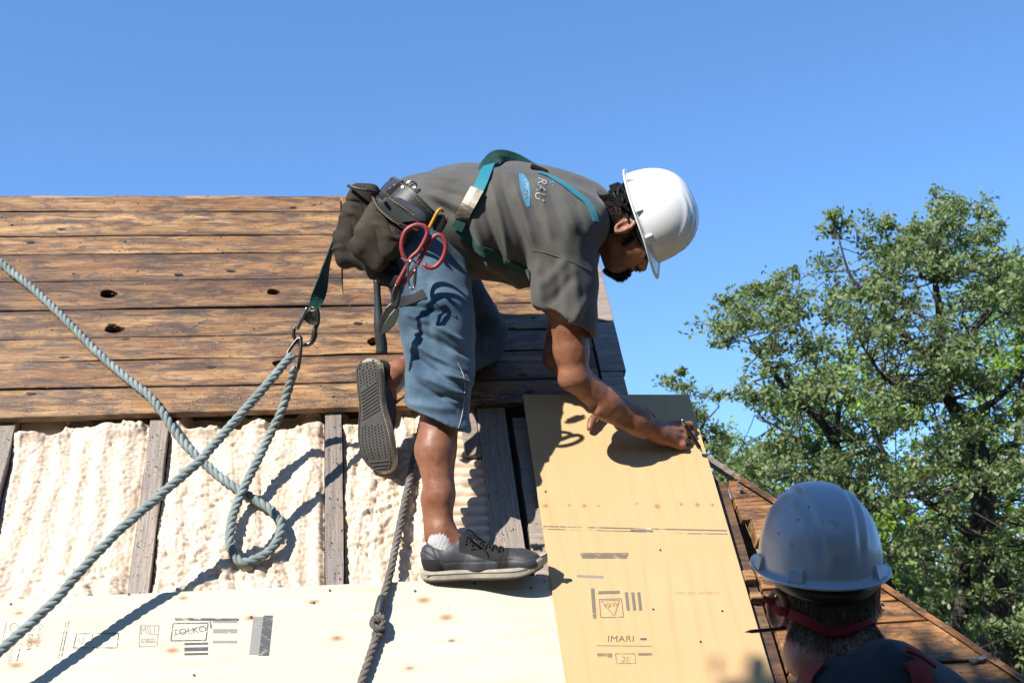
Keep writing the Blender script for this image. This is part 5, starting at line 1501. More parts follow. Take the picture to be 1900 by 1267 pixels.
def m_rope(name, a_, b_, w_):
    t = NT(name); n1 = t.noise(t.obj, 14, 4, .6); n2 = t.noise(t.obj, 420, 3, .7); n3 = t.noise(t.obj, 60, 4, .7)
    c = t.mix(t.ramp(n1, [(.35, 0.0), (.65, 1.0)]), a_, b_); c = t.mix(.6, c, t.ramp(n2, [(.3, .45), (.7, 1.6)]), 'MULTIPLY')
    c = t.mix(t.ramp(n3, [(.55, 0.0), (.72, .65)]), c, w_)
    return t.done(c, .85, t.bump(n2, .7, .0015), spec=.25)
M_ROPE = m_rope('blue_green_rope', (.24, .29, .28), (.38, .45, .44), (.62, .63, .60))
M_ROPE2 = m_rope('grey_dirty_rope', (.15, .13, .11), (.26, .24, .21), (.40, .38, .35))
def rope(name, pts, R, m, parent, seed=0, pitch=5.2, step=.0045, fuzz=0.35):
    c = catmull(np.array(pts), step)
    d = np.r_[0, np.cumsum(np.linalg.norm(np.diff(c, axis=0), axis=1))]
    n = int(d[-1]/step); s = np.linspace(0, d[-1], n); c = np.stack([np.interp(s, d, c[:, k]) for k in range(3)], 1)
    T, A, B = frames(c); mb = MB(); r = np.random.default_rng(seed)
    for k in range(3):
        ph = s/(R*pitch)*2*math.pi+k*2*math.pi/3
        off = A*np.cos(ph)[:, None]+B*np.sin(ph)[:, None]
        rr = R*.56*(1+.06*np.sin(s*180+k*2)+r.normal(0, .035, n))
        mb.tube(c+off*R*.48, rr, 7)
    for i in range(int(len(c)*fuzz)):         # loose fibres
        j = r.integers(0, len(c)); a = r.uniform(0, 6.28); o = A[j]*math.cos(a)+B[j]*math.sin(a)
        p0 = c[j]+o*R*.95; p1 = p0+(o*.7+T[j]*r.uniform(-1, 1))*R*r.uniform(.2, .5)
        s_ = np.cross(o, T[j])*.0004; mb.add([p0-s_, p0+s_, p1], [(0, 1, 2)])
    return mesh_np(name, mb.V, mb.F, m, parent, smooth=True)
RR = .0125
hpl = PL_TOP+RR+.003
def rp(x, y, h): return roofp(x, y, h)
rp1 = [rp(-330, 175, hpl), rp(-150, 345, hpl), rp(0, 486, hpl), rp(60, 535, hpl), rp(120, 592, hpl), rp(185, 658, hpl), rp(240, 705, hpl), rp(275, 733, hpl+.004), rp(303, 768, hpl-.004), rp(333, 812, .005), rp(375, 855, -.004),
       rp(420, 893, -.006), rp(470, 925, -.004), rp(505, 948, .0), rp(521, 975, .004), rp(512, 1008, .004), rp(485, 1032, .002), rp(450, 1043, .0), rp(430, 1020, .002), rp(427, 985, .008), P(436, 945, 3.135), P(455, 900, 3.165), P(480, 850, 3.215), P(500, 808, 3.25), P(522, 763, 3.262), P(538, 712, 3.255), P(547, 683, 3.235)]
ro = rope('rope', rp1, RR, M_ROPE, None, 1)
tag(ro, 'pale blue green rope lying down the planks into a loop on the foam', 'rope')
rp2 = [P(541, 660, 3.20), P(520, 684, 3.165), P(500, 708, 3.135), P(450, 765, 3.075), P(400, 822, 3.015), P(370, 856, 2.965), P(330, 890, 2.93), P(290, 925, 2.90), P(220, 985, 2.85), P(150, 1058, 2.80), P(100, 1115, 2.76), P(10, 1198, 2.69), P(-120, 1310, 2.60), P(-300, 1450, 2.48)]
ro2 = rope('rope', rp2, RR*.97, M_ROPE, None, 2)
tag(ro2, 'taut blue green rope running from the snap hook down to the lower left corner', 'rope')
R2 = .0105
rp3 = [rp(800, 700, .03), rp(782, 790, .015), rp(768, 850, .010), rp(757, 905, .006), rp(745, 960, .008), rp(733, 1020, .012), rp(722, 1072, .014), rp(712, 1105, R2+.004), rp(702, 1150, R2+.004), rp(697, 1185, R2+.004), rp(684, 1225, R2+.003), rp(670, 1268, R2+.003), rp(640, 1370, R2+.003)]
g3 = rope('rope', rp3, R2, M_ROPE2, None, 3)
tag(g3, 'dirty grey rope hanging over the foam and pale plywood, knotted and taped', 'rope')
tube_obj('tape_wrap', [rp(710, 1108, R2+.005), rp(706, 1125, R2+.006), rp(702, 1142, R2+.005)], [.0125, .0140, .0138, .0128], M_BLACKRUB, g3, 10)
k_ = [rp(703, 1140, .016), rp(712, 1150, .026), rp(708, 1166, .032), rp(693, 1162, .030), rp(690, 1150, .026), rp(700, 1148, .036), rp(713, 1160, .022), rp(706, 1178, .018), rp(694, 1172, .02), rp(698, 1190, .016)]
kc = np.mean(k_, axis=0); k_ = [kc+(q-kc)*np.array([.85, .85, 1.05]) for q in k_]
rope('knot', k_, R2*.82, M_ROPE2, g3, 4, pitch=6)
# ============================================================ SECOND WORKER, SEEN FROM BEHIND
ZB = 2.1
man2 = empty('person', tuple(P(1640, 2500, 1.75)), 'worker seen from behind in scuffed grey white hard hat, dark shirt and red braces', 'person')
gu = nrm(cf(-.05, -1, -.10)); gf = nrm(cf(-.10, -.06, 1)); gf = nrm(gf-gu*gf.dot(gu)); gs = np.cross(gf, gu)     # up, forward, side
if gs.dot(cf(1, 0)) < 0: gs = -gs                                                              # gs: to the right
GC = P(1528, 1078, 2.13)
def R_(f, u, s=0.0): return GC+gf*f+gu*u+gs*s
B = Field(*bounds([P(1330, 960, 1.75), P(1950, 960, 2.4), P(1400, 1600, 1.6), P(1950, 1600, 2.3), R_(0, .2)], .03), .0042)
B.k = .02
B.ell(R_(0, .015), [gf, gu, gs], (.098, .090, .078))
B.ell(R_(.045, -.045), [gf, gu, gs], (.055, .075, .062), k=.03)
B.ell(R_(.055, -.095), [gf, gu, gs], (.038, .030, .046), k=.025)
B.cone(R_(-.01, -.06, .055), R_(.05, -.100, .032), .017, .016, k=.025); B.cone(R_(-.01, -.06, -.055), R_(.05, -.100, -.032), .017, .016, k=.025)
B.k = .01
B.cone(R_(.085, .0), R_(.112, -.035), .010, .011)
B.ell(R_(.092, -.068), [gf, gu, gs], (.012, .008, .022), k=.006)
B.cone(R_(.082, .010, .028), R_(.082, .010, -.028), .012, .012)
for s_ in (1, -1): B.ell(R_(.088, -.006, .03*s_), [gf, gu, gs], (.014, .010, .013), k=.008, mode='sub')
neckb = P(1590, 1255, 2.07)
B.cone(R_(-.028, -.055), neckb, .058, .062, k=.03)
B.cone(R_(-.02, -.05), P(1500, 1215, 2.08), .048, .045, k=.03)
for s_ in (1, -1):
    e0 = R_(-.008, -.040, .083*s_); ef = nrm(gu*.96-gf*.18); eo = nrm(gs*s_*.82-gf*.55); ex = np.cross(ef, eo)
    ring = [e0+ef*(.036*math.cos(a))+ex*(.019*math.sin(a))+eo*.010 for a in np.linspace(0, 2*math.pi, 13)]
    for a_, b_ in zip(ring, ring[1:]): B.cone(a_, b_, .0052, .0052, k=.004)
    B.ell(e0, [ef, ex, eo], (.034, .017, .007), k=.006); B.ell(e0-ef*.032, [ef, ex, eo], (.011, .009, .007), k=.004)
B.k = .03
shc = P(1635, 1370, 2.02)
tl_, tr2 = P(1440, 1335, 2.0), P(1800, 1345, 2.0)
B.cone(neckb, shc, .07, .10, k=.04)
B.cone(P(1560, 1395, 2.02), P(1745, 1400, 2.02), .080, .080, k=.04)
B.cone(P(1640, 1400, 2.0), P(1640, 1600, 1.90), .14, .14, k=.05, flat=(gf, .8))
B.cone(P(1510, 1410, 2.0), P(1450, 1560, 1.98), .062, .050)
B.cone(P(1795, 1415, 2.0), P(1845, 1560, 1.98), .062, .050)
V2, F2 = B.extract(); V2 = relax(V2, F2, 1, .5); N2 = vnormals(V2, F2); del B
body2 = mesh_np('body', V2, F2, M_SKIN2, man2, smooth=True)
rel = V2-GC; f_, u_, s2 = rel@gf, rel@gu, rel@gs
onh = np.linalg.norm(rel, axis=1) < .17
ear = (np.abs(f_+.008) < .034) & (np.abs(u_+.040) < .048) & (np.abs(s2) > .066)
hm = onh & (u_ < .05) & (f_ < .01) & (u_ > -.105-.0*f_) & ~ear & (u_ > -.092+.25*np.clip(np.abs(s2)-.02, 0, 1)) & (f_ > -.13)
t = NT('dark_sandy_hair'); a = t.noise(t.map(t.obj, (300, 300, 60)), 1, 3, .6)
M_BLOND = t.done(t.ramp(a, [(.3, (.05, .032, .02)), (.55, (.15, .10, .055)), (.75, (.40, .30, .18))]), .5, spec=.4)
hair_strands('hair', V2[hm], N2[hm]*.5, man2, M_BLOND, 16000, .020, -gu*1.0+gf*.0, 11, .0006, .6)
sb = onh & (s2 > .045) & (f_ > .0) & (f_ < .09) & (u_ < -.045) & (u_ > -.12)
if sb.any(): hair_strands('beard', V2[sb], N2[sb], man2, m_simple('dark_beard_hair', (.07, .045, .03), .6), 2500, .014, -gu, 12, .0005)
# shirt
S = Field(*bounds([P(1380, 1180, 1.7), P(2000, 1180, 2.3), P(1380, 1750, 1.6), P(2000, 1750, 2.2)], .03), .0045)
S.k = .04
S.cone(P(1604, 1268, 2.05), P(1632, 1350, 2.03), .080, .095, k=.03, clip=[(P(1600, 1240, 2.05), cf(-.40, -1, .2))])
S.cone(P(1545, 1395, 2.02), P(1760, 1405, 2.02), .098, .098, k=.05)
S.cone(P(1568, 1330, 2.03), P(1700, 1325, 2.03), .060, .060, k=.06)
S.cone(P(1640, 1380, 2.0), P(1640, 1680, 1.88), .165, .16, k=.05, flat=(gf, .8))
S.cone(P(1510, 1410, 2.0), P(1450, 1560, 1.98), .080, .078)
S.cone(P(1800, 1415, 2.0), P(1850, 1560, 1.98), .080, .078)
V, F = S.extract(); del S
V = relax(V, F, 2, .5); N_ = vnormals(V, F)
V = V+N_*(nz(np.stack([V@gs*14, V@gu*6, V@gf*6], 1), 1.0, 51)*.022+nz(V, 22, 52)*.006)[:, None]
M_DARKSHIRT = m_cloth('charcoal_cotton', (.030, .033, .042), .3, 600, .4)
sh2 = mesh_np('shirt', V, F, M_DARKSHIRT, man2, smooth=True)
bv2 = BVHTree.FromPolygons([tuple(v) for v in V], [tuple(f) for f in F.tolist()])
# legs and hips down to the roof (mostly out of view)
A = Field(*bounds([P(1450, 1600, 1.3), P(1850, 1600, 2.2), P(1450, 2900, 1.3), P(1850, 2900, 2.2)], .05), .012); A.k = .03
hipc = P(1632, 1680, 1.86)
ftL, ftR = roofp(1560, 1, 0)*0+RP(.60, -1.45, .03), RP(.92, -1.40, .03)
A.cone(hipc-gs*.07, hipc+gs*.07, .13, .13)
A = Field(*bounds([hipc, ftL, ftR], .22), .010); A.k = .03
A.cone(hipc-gs*.07, hipc+gs*.07, .13, .13)
for sg, ft in ((-1, ftL), (1, ftR)):
    kn = (hipc+ft)/2+gf*.06+gs*sg*.03
    A.cone(hipc+gs*sg*.09, kn, .095, .070); A.cone(kn, ft+np.array([0, 0, .08]), .070, .060)
V, F = A.extract(); mesh_np('work_trousers', V, F, m_cloth('navy_work_cloth', (.03, .035, .05), .3, 500, .4), man2, smooth=True)
mb = MB()
for ft in (ftL, ftR):
    A = Field(*bounds([ft, ft+gf*.2], .12), .006); A.k = .02; A.cone(ft-gf*.06+gu*.03, ft+gf*.14+gu*.02, .05, .038); A.cone(ft+gu*.03, ft+gu*.12, .055, .055)
    V, F = A.extract(); mesh_np('work_boot', V, F, M_SUEDE, man2, smooth=True)
# hat
hatB, hb_f, hb_u, hb_s = hard_hat(P(1521, 1046, 2.13), cf(-.07, -.10, .99), cf(-.035, -1, -.09), man2, m_hat('scuffed_grey_white_hat', (.34, .365, .40), .28, .85, 9), 2, .94)
hatB['label'] = 'scuffed bluish grey hard hat with a raised centre band'
mb = MB(); Vr = []
pts = [P(1521, 1046, 2.13)+hb_f*(.108*math.cos(a))+hb_s*(.090*math.sin(a))-hb_u*(.010+.018*max(0, -math.cos(a))) for a in np.linspace(0, 2*math.pi, 49)]
mb.tube(pts, .010, 6, cap=False, flat=(hb_u, 1.5)); mb.build('suspension', M_BLACK, hatB, smooth=True)
# red bandana strip and spectacle cord behind the ears
bvh2 = BVHTree.FromPolygons([tuple(v) for v in V2], [tuple(f) for f in F2.tolist()])
M_REDC = m_cloth('red_bandana', (.24, .012, .02), .3, 500, .4)
pts, nn = on_surface(bvh2, [(1420, 1096), (1430, 1112), (1448, 1128), (1470, 1138), (1500, 1150), (1530, 1168), (1560, 1172), (1600, 1160), (1622, 1140)], .011, 5)
pts += 0
ribbon('bandana', pts, nn, [.012, .018, .016, .012, .008], .003, M_REDC, man2)
# red harness strap and adjusters on the right shoulder
M_REDW = m_cloth('red_webbing', (.22, .016, .014), .3, 900, .6)
h2 = None
pts, nn = on_surface(bv2, [(1690, 1230), (1704, 1250), (1712, 1280), (1716, 1330)], .004)
h2 = ribbon('safety_harness', pts, nn, .040, .004, M_REDW, man2)
h2['label'] = 'red webbing harness strap over the right shoulder'
pts, nn = on_surface(bv2, [(1676, 1212), (1700, 1222), (1728, 1242)], .008)
ribbon('strap_adjuster', pts, nn, .016, .005, M_REDW, h2)
pts, nn = on_surface(bv2, [(1520, 1235), (1500, 1262), (1490, 1300)], .004)
if len(pts) > 3: ribbon('harness_strap', pts, nn, .045, .004, M_REDW, h2)
# pencil behind the ear
pa, pb = P(1382, 1172, 2.03), P(1446, 1166, 2.10)
pe = empty('pencil', tuple(pa), 'dark carpenter pencil tucked behind the left ear', 'pencil')
dr = nrm(pb-pa)
V, F = tube_geo([pa+dr*.020, pa+dr*.150], .0042, 6, flat=(gu, .8)); mesh_np('shaft', V, F, m_simple('dark_red_paint', (.05, .012, .012), .35), pe)
V, F = tube_geo([pa+dr*.020, pa+dr*.004], [.0042, .0012], 6, flat=(gu, .8)); mesh_np('sharpened_end', V, F, m_simple('bare_pencil_wood', (.16, .07, .04), .7), pe)
V, F = tube_geo([pa+dr*.004, pa], [.0012, .0004], 6); mesh_np('lead', V, F, M_BLACK, pe)
# ============================================================ TREES
def m_leaf(name, stops, trans, sat=1.0):
    t = NT(name)
    a = t.noise(t.obj, 1.1, 3, .6); g = t.noise(t.obj, 17, 2, .6)
    c = t.ramp(t.math('ADD', t.math('MULTIPLY', a, .45), t.math('MULTIPLY', g, .55)), stops)
    c = t.mix(1.0, c, ALB*1.75, 'MULTIPLY')
    m = t.done((.1, .1, .1), .45, None, spec=.4)
    b = t.b; t.L(c, b.inputs['Base Color'])
    tr = t.t.nodes.new('ShaderNodeBsdfTranslucent'); t.L(t.mix(1.0, c, trans, 'MULTIPLY'), tr.inputs['Color'])
    ad = t.t.nodes.new('ShaderNodeMixShader'); ad.inputs[0].default_value = .35
    t.L(b.outputs[0], ad.inputs[1]); t.L(tr.outputs[0], ad.inputs[2]); t.L(ad.outputs[0], t.out.inputs[0])
    return m
M_OAK = m_leaf('oak_leaf', [(.30, (.072, .098, .036)), (.45, (.125, .160, .062)), (.58, (.185, .225, .095)), (.70, (.28, .31, .19)), (.80, (.38, .28, .10))], (1.6, 1.9, .8))
M_YEL = m_leaf('yellow_green_leaf', [(.30, (.09, .15, .025)), (.5, (.19, .28, .045)), (.7, (.33, .38, .08))], (1.8, 2.1, .6))
t = NT('oak_bark'); w1 = t.noise(t.map(t.obj, (30, 30, 5)), 1, 5, .7, .5); w2 = t.noise(t.obj, 6, 4, .6)
cc = t.ramp(w1, [(.3, (.035, .028, .022)), (.55, (.10, .085, .068)), (.75, (.19, .165, .13))]); cc = t.mix(t.ramp(w2, [(.55, 0.0), (.7, .5)]), cc, (.17, .15, .06))
M_BARK = t.done(cc, .9, t.bump(w1, 1.0, .02), spec=.2)

def in_poly(x, y, poly):
    c = np.zeros(x.shape, bool); n = len(poly)
    for i in range(n):
        (x1, y1), (x2, y2) = poly[i], poly[(i+1) % n]
        c ^= ((y1 > y) != (y2 > y)) & (x < (x2-x1)*(y-y1)/(y2-y1+1e-12)+x1)
    return c
def leaves(pts, size, r):
    """pts (n,3) -> folded oak-leaf shaped blades, 6 verts / 4 tris each"""
    n = len(pts)
    ax = r.normal(0, 1, (n, 3)); ax[:, 2] -= .25; ax /= np.linalg.norm(ax, axis=1)[:, None]
    up = r.normal(0, .8, (n, 3)); up[:, 2] += .6
    sd = np.cross(ax, up); sd /= np.linalg.norm(sd, axis=1)[:, None]+1e-9; nn_ = np.cross(sd, ax)
    L = size*r.uniform(.6, 1.25, (n, 1)); W = L*.27
    b = pts; q1 = b+ax*L*.45; tip = b+ax*L+nn_*L*-.08
    V = np.stack([b, q1*.5+b*.5+sd*W*.75+nn_*W*.2, b+ax*L*.70+sd*W*1.0+nn_*W*.3, tip, b+ax*L*.70-sd*W*1.0+nn_*W*.3, q1*.5+b*.5-sd*W*.75+nn_*W*.2], 1).reshape(-1, 3)
    k = (np.arange(n)*6)[:, None]
    F = np.vstack([k+np.array([0, 1, 2, 3]), k+np.array([0, 3, 4, 5])])
    return V, F
def tree(name, label, Zc, limbs, poly, ncl, holes, seed, mat, leafsz, depth=1.1, crad=(.17, .32), per=150, extra=(), sink=0):
    """limbs: list of [(x,y,dz,r)...] in photo units at distance Zc; the crown is leaf-bearing twigs spread in a volume"""
    r = np.random.default_rng(seed); base = limbs[0][0]
    root = P(base[0], base[1], Zc+base[2]); g0 = np.array([root[0], root[1], 0.0])
    tr = empty(name, tuple(g0), label, 'tree', None)
    mb = MB(); skel = []
    for i, l in enumerate(limbs):
        pp = np.array([np.r_[P(x, y, Zc+dz), rr] for x, y, dz, rr in l])
        if i == 0: pp = np.vstack([np.r_[g0, pp[0, 3]*1.5], np.r_[g0+np.array([0, 0, root[2]*.5]), pp[0, 3]*1.15], pp])
        c = catmull(pp, .10); c[:, :3] += np.stack([nz(c[:, :3], 2.2, 3+k) for k in range(3)], 1)*np.minimum(.10, c[:, 3:4]*2)
        mb.tube(c[:, :3], np.maximum(c[:, 3]*(1+.15*nz(c[:, :3], 5, 9)), .006), 9 if c[0, 3] > .05 else 6); skel.append(c)
    SK = np.vstack(skel)
    x0, x1 = min(p[0] for p in poly), max(p[0] for p in poly); y0, y1 = min(p[1] for p in poly), max(p[1] for p in poly)
    X = r.uniform(x0, x1, ncl*6); Y = r.uniform(y0, y1, ncl*6)
    ok = in_poly(X, Y, poly)
    for hx_, hy_, hr in holes: ok &= np.hypot(X-hx_, Y-hy_) > hr*r.uniform(.7, 1.2, len(X))
    X, Y = X[ok][:ncl], Y[ok][:ncl]
    cl = []
    for x, y in zip(X, Y): cl.append((P(x, y, Zc+r.normal(0, depth)), r.uniform(*crad)))
    for x, y, dz, rr in extra: cl.append((P(x, y, Zc+dz), rr))
    LP = []; tw = MB()
    for c, rad_ in cl:
        j = np.argmin(np.linalg.norm(SK[:, :3]-c, axis=1)+.6*np.maximum(0, SK[:, 2]-c[2])); s = SK[j, :3]; rr = min(SK[j, 3]*.6, .022)
        L_ = np.linalg.norm(c-s); bp = catmull(np.array([s, s*.67+c*.33+r.normal(0, .13*L_, 3), s*.33+c*.67+r.normal(0, .13*L_, 3), c]), .12)
        tw.tube(bp, np.linspace(min(max(rr, .006), .014), .003, len(bp)), 5, cap=False)
        nt = r.integers(5, 9)
        for k in range(nt):
            d = r.normal(0, 1, 3); d[2] = abs(d[2])*.7-.15; d /= np.linalg.norm(d); e = c+d*rad_*r.uniform(.7, 1.25); m_ = (c+e)/2+r.normal(0, .03, 3)
            V, F = tube_geo([c, m_, e], [.005, .0035, .0018], 3, False); tw.add(V, F)
            n_ = max(3, int(per/nt)); tt = r.uniform(.15, 1.0, n_)**.8
            LP.append(c+(m_-c)*np.minimum(1, tt*2)[:, None]+(e-m_)*np.maximum(0, tt*2-1)[:, None]+r.normal(0, rad_*.13, (n_, 3)))
    mb.build('trunk', M_BARK, tr, smooth=True)
    o = tw.build('twigs', M_BARK, tr); o['kind'] = 'stuff'
    LP = np.vstack(LP); V, F = leaves(LP, leafsz, r)
    o = mesh_np('crown', V, F, mat, tr); o['kind'] = 'stuff'
    print('script:', name, 'leaves', len(LP))
    return tr
oak_poly = [(1330, 610), (1345, 565), (1380, 545), (1425, 510), (1465, 500), (1510, 520), (1525, 420), (1550, 400), (1600, 420), (1640, 410), (1665, 440), (1700, 400), (1745, 365), (1800, 375), (1830, 395), (1850, 470), (1900, 500), (2020, 520), (2180, 760), (2200, 1180), (2100, 1320), (1900, 1290), (1760, 1180), (1650, 1080), (1560, 1000), (1470, 960), (1370, 900), (1340, 860), (1390, 760), (1365, 690)]
Zt = 13.0
oak_limbs = [
    [(1865, 1420, 0, .20), (1862, 1260, 0, .19), (1845, 1120, 0, .16), (1828, 1000, 0, .13), (1815, 860, 0, .12), (1800, 800, .1, .085), (1764, 740, .1, .070), (1748, 665, .1, .060), (1742, 586, 0, .045), (1735, 520, -.1, .03), (1745, 430, 0, .015)],
    [(1700, 1300, .4, .15), (1690, 1200, .3, .12), (1640, 1080, .2, .09), (1590, 960, .1, .075), (1555, 860, 0, .065), (1545, 820, 0, .055), (1512, 767, -.1, .048), (1471, 742, -.1, .04), (1421, 676, -.2, .028), (1397, 640, -.2, .015), (1365, 590, -.2, .008)],
    [(1548, 840, 0, .05), (1551, 790, .1, .04), (1555, 750, .1, .03), (1536, 724, .1, .02), (1500, 650, .2, .012), (1470, 560, .2, .008)],
    [(1746, 668, .1, .055), (1692, 640, 0, .045), (1651, 586, 0, .038), (1627, 553, -.1, .03), (1581, 516, -.1, .018), (1556, 440, -.1, .008)],
    [(1764, 742, .1, .04), (1700, 745, 0, .03), (1640, 700, -.3, .022), (1600, 640, -.3, .012)],
    [(1748, 668, .1, .04), (1790, 640, .2, .03), (1830, 580, .2, .02), (1850, 520, .2, .01)],
    [(1790, 780, .1, .045), (1850, 740, .3, .035), (1900, 690, .3, .03), (1980, 640, .3, .015)],
    [(1815, 870, 0, .06), (1880, 830, -.2, .045), (1960, 800, -.3, .035), (2060, 760, -.3, .015)],
    [(1830, 1010, 0, .05), (1760, 960, -.3, .035), (1700, 920, -.4, .025), (1640, 930, -.4, .012)],
    [(1555, 870, 0, .03), (1500, 830, .2, .02), (1440, 790, .2, .015), (1400, 770, .2, .008)],
    [(1700, 1290, .3, .10), (1780, 1130, .3, .09), (1790, 1050, .3, .08), (1800, 980, .2, .05)],
    [(1862, 1260, 0, .12), (1920, 1160, .2, .10), (1990, 1040, .4, .06), (2080, 940, .4, .03)],
]
tree('oak_tree', 'large dark green oak tree with twisted dark limbs beyond the roof', Zt, oak_limbs, oak_poly, 520, [(1480, 870, 0), (1790, 905, 28), (1735, 1050, 25), (1450, 1040, 20), (1690, 855, 18), (1745, 800, 20), (1870, 800, 20), (1640, 780, 16), (1615, 935, 20)], 5, M_OAK, .058, per=125,
     extra=[(1745, 375, 0, .16), (1760, 395, .1, .2), (1830, 400, 0, .14), (1545, 405, 0, .13), (1560, 430, 0, .2), (1650, 425, 0, .15), (1380, 550, 0, .14), (1350, 610, 0, .15), (1460, 510, 0, .15), (1345, 560, 0, .1)])
tree('oak_tree', 'small slender oak sapling right behind the top corner of the yellow plywood', 15.0, [
    [(1330, 1100, 0, .06), (1325, 960, 0, .05), (1312, 850, 0, .035), (1290, 780, 0, .02), (1265, 715, 0, .008)], [(1315, 860, 0, .03), (1300, 800, .1, .02), (1330, 760, .1, .01)], [(1300, 800, 0, .02), (1350, 870, 0, .02), (1390, 820, 0, .01)]],
    [(1232, 700), (1262, 690), (1290, 715), (1330, 735), (1345, 770), (1350, 860), (1390, 880), (1440, 960), (1300, 960), (1290, 850), (1262, 760), (1232, 730)], 34, [], 9, M_OAK, .055, depth=.5, crad=(.12, .24), per=110, extra=[(1240, 705, 0, .10), (1262, 692, 0, .10), (1332, 740, 0, .1)])
tree('maple_tree', 'bright yellow green tree standing behind the dark oak', 19.0, [
    [(1760, 1600, 0, .2), (1750, 1200, 0, .15), (1700, 1000, 0, .1), (1640, 850, 0, .06), (1600, 700, 0, .03)], [(1700, 1000, 0, .08), (1560, 900, 0, .05), (1460, 830, 0, .03)], [(1750, 1200, 0, .1), (1880, 900, 0, .06), (1890, 600, 0, .03)]],
    [(1340, 940), (1350, 850), (1400, 760), (1480, 700), (1560, 640), (1640, 700), (1760, 700), (1800, 560), (1850, 470), (1930, 480), (2000, 600), (2100, 900), (2100, 1350), (1800, 1300), (1600, 1050), (1400, 1000)], 330, [(1735, 1060, 30), (1650, 810, 40), (1745, 800, 40)], 13, M_YEL, .085, depth=1.0, crad=(.3, .55), per=90)
# unseen trees added behind the camera to dim sky fill; cheap, share one mesh
def bulk_crown(seed):
    r = np.random.default_rng(seed); n = 6500
    cs = r.normal(0, 1, (46, 3)); cs /= np.linalg.norm(cs, axis=1)[:, None]; cs *= r.uniform(.25, 1, (46, 1)); cs *= np.array([3.6, 3.6, 3.0]); rr = r.uniform(.7, 1.3, 46)
    i = r.integers(0, 46, n); d = r.normal(0, 1, (n, 3)); d /= np.linalg.norm(d, axis=1)[:, None]
    V, F = leaves(cs[i]+d*rr[i][:, None]*r.uniform(.6, 1, (n, 1)), .42, r); return V, F
Vc, Fc = bulk_crown(3)
first = None
spots = []
rr_ = np.random.default_rng(21)
for k in range(15):
    a = math.radians(100+k*11.6+rr_.uniform(-3, 3)); dd = rr_.uniform(13, 17)
    spots.append((math.sin(a)*dd*1.0, math.cos(a)*dd, rr_.uniform(6.2, 8.5), rr_.uniform(1.0, 1.35)))
n_back = len(spots)
for k in range(13):
    a = math.radians(-52+k*8.6+rr_.uniform(-2, 2)); dd = rr_.uniform(34, 46)
    spots.append((math.sin(a)*dd, math.cos(a)*dd, rr_.uniform(2.6, 3.4), rr_.uniform(.95, 1.2)))
for k, (x, y, z, s) in enumerate(spots):
    t0 = empty('oak_tree', (x, y, 0), 'tall oak added behind the photographer to dim the sky fill, out of view' if k < n_back else 'low distant tree down the slope beyond the house', 'tree', 'oaks added behind the photographer to dim sky fill' if k < n_back else 'distant trees down the slope')
    if first is None:
        cr = mesh_np('crown', Vc, Fc, M_OAK, None); cr['kind'] = 'stuff'; cr.parent = t0
        V, F = tube_geo(catmull(np.array([(0, 0, -.2), (.1, 0, 3), (-.1, .1, 6.5), (.1, 0, 9)]), .5), .18, 8); tk = mesh_np('trunk', V, F, M_BARK, None, smooth=True); tk.parent = t0
        first = (cr, tk)
    else:
        cr = first[0].copy(); tk = first[1].copy(); COL.objects.link(cr); COL.objects.link(tk); cr.parent = t0; tk.parent = t0
    cr.location = (0, 0, z); cr.scale = (s*1.05, s*1.05, s*1.1); cr.rotation_euler = (0, 0, k*1.3)
# overhanging branch up beside the photographer whose leaves shade the second worker
hb0 = P(1530, 1070, 2.1)+SUN*4.3
r = np.random.default_rng(77)
ob = empty('oak_tree', (7.0, -2.5, 0), 'leafy oak whose long branch reaches over the photographer and shades the second worker', 'tree')
camo = lambda a, b, c: CAM+C2W((a, b, c))
mb = MB(); mb.tube(catmull(np.array([(7.0, -2.5, 0), (6.9, -2.5, 4), (6.6, -2.4, 7)]), .4), .22, 10)
br = catmull(np.array([(6.7, -2.45, 6.2), (5.0, -2.3, 8.2), (2.2, hb0[1]-.9, hb0[2]+1.1), tuple(hb0+np.array([.35, -.1, .35])), tuple(hb0)]), .2)
mb.tube(br, np.linspace(.09, .015, len(br)), 7); mb.build('trunk', M_BARK, ob, smooth=True)
LP = []
e1 = nrm(np.cross(SUN, [0, 0, 1.0])); e2 = np.cross(SUN, e1)
for k in range(84):
    a = r.uniform(0, 6.28); q = math.sqrt(r.uniform(0, 1))*.46
    c = hb0+e1*q*math.cos(a)+e2*q*math.sin(a)*1.15+SUN*r.normal(0, .25)
    LP.append(c+r.normal(0, .085, (85, 3)))
V, F = leaves(np.vstack(LP), .075, r); o = mesh_np('crown', V, F, M_OAK, ob); o['kind'] = 'stuff'
# ============================================================ PRINTED STAMPS ON THE PLYWOOD
def m_ink(name, c, wear):
    t = NT(name); a = t.noise(t.map(t.obj, (14, 60, 14)), 3, 5, .7); b = t.noise(t.obj, 6, 3, .5)
    m = t.done(c, .7); al = t.ramp(t.math('ADD', t.math('MULTIPLY', a, .6), t.math('MULTIPLY', b, .4)), [(wear-.06, .0), (wear+.05, .85)])
    t.L(al, t.b.inputs['Alpha']); return m
M_INK = m_ink('stamp_ink', (.10, .11, .13), .47); M_INKF = m_ink('faded_stamp_ink', (.26, .23, .17), .49); M_INKL = m_ink('light_stamp_ink', (.40, .38, .36), .44)
low = lambda x, y: roofp(x, y, .0007)
def upf(x, y):
    for _ in range(1):
        u, v = roof(x, y, .012)
    vc = (yb_[1]+TL[1])/2; n = .0125+.0225*(v-vc)+.0008
    for _ in range(3):
        u, v = roof(x, y, n); n = .0125+.0225*(v-vc)+.0008
    return RP(u, v, n)
sheets = [o for o in bpy.data.objects if o.name.startswith('plywood_sheet')]
shL, shU = bpy.data.objects['plywood_sheet'], bpy.data.objects['plywood_sheet.001']
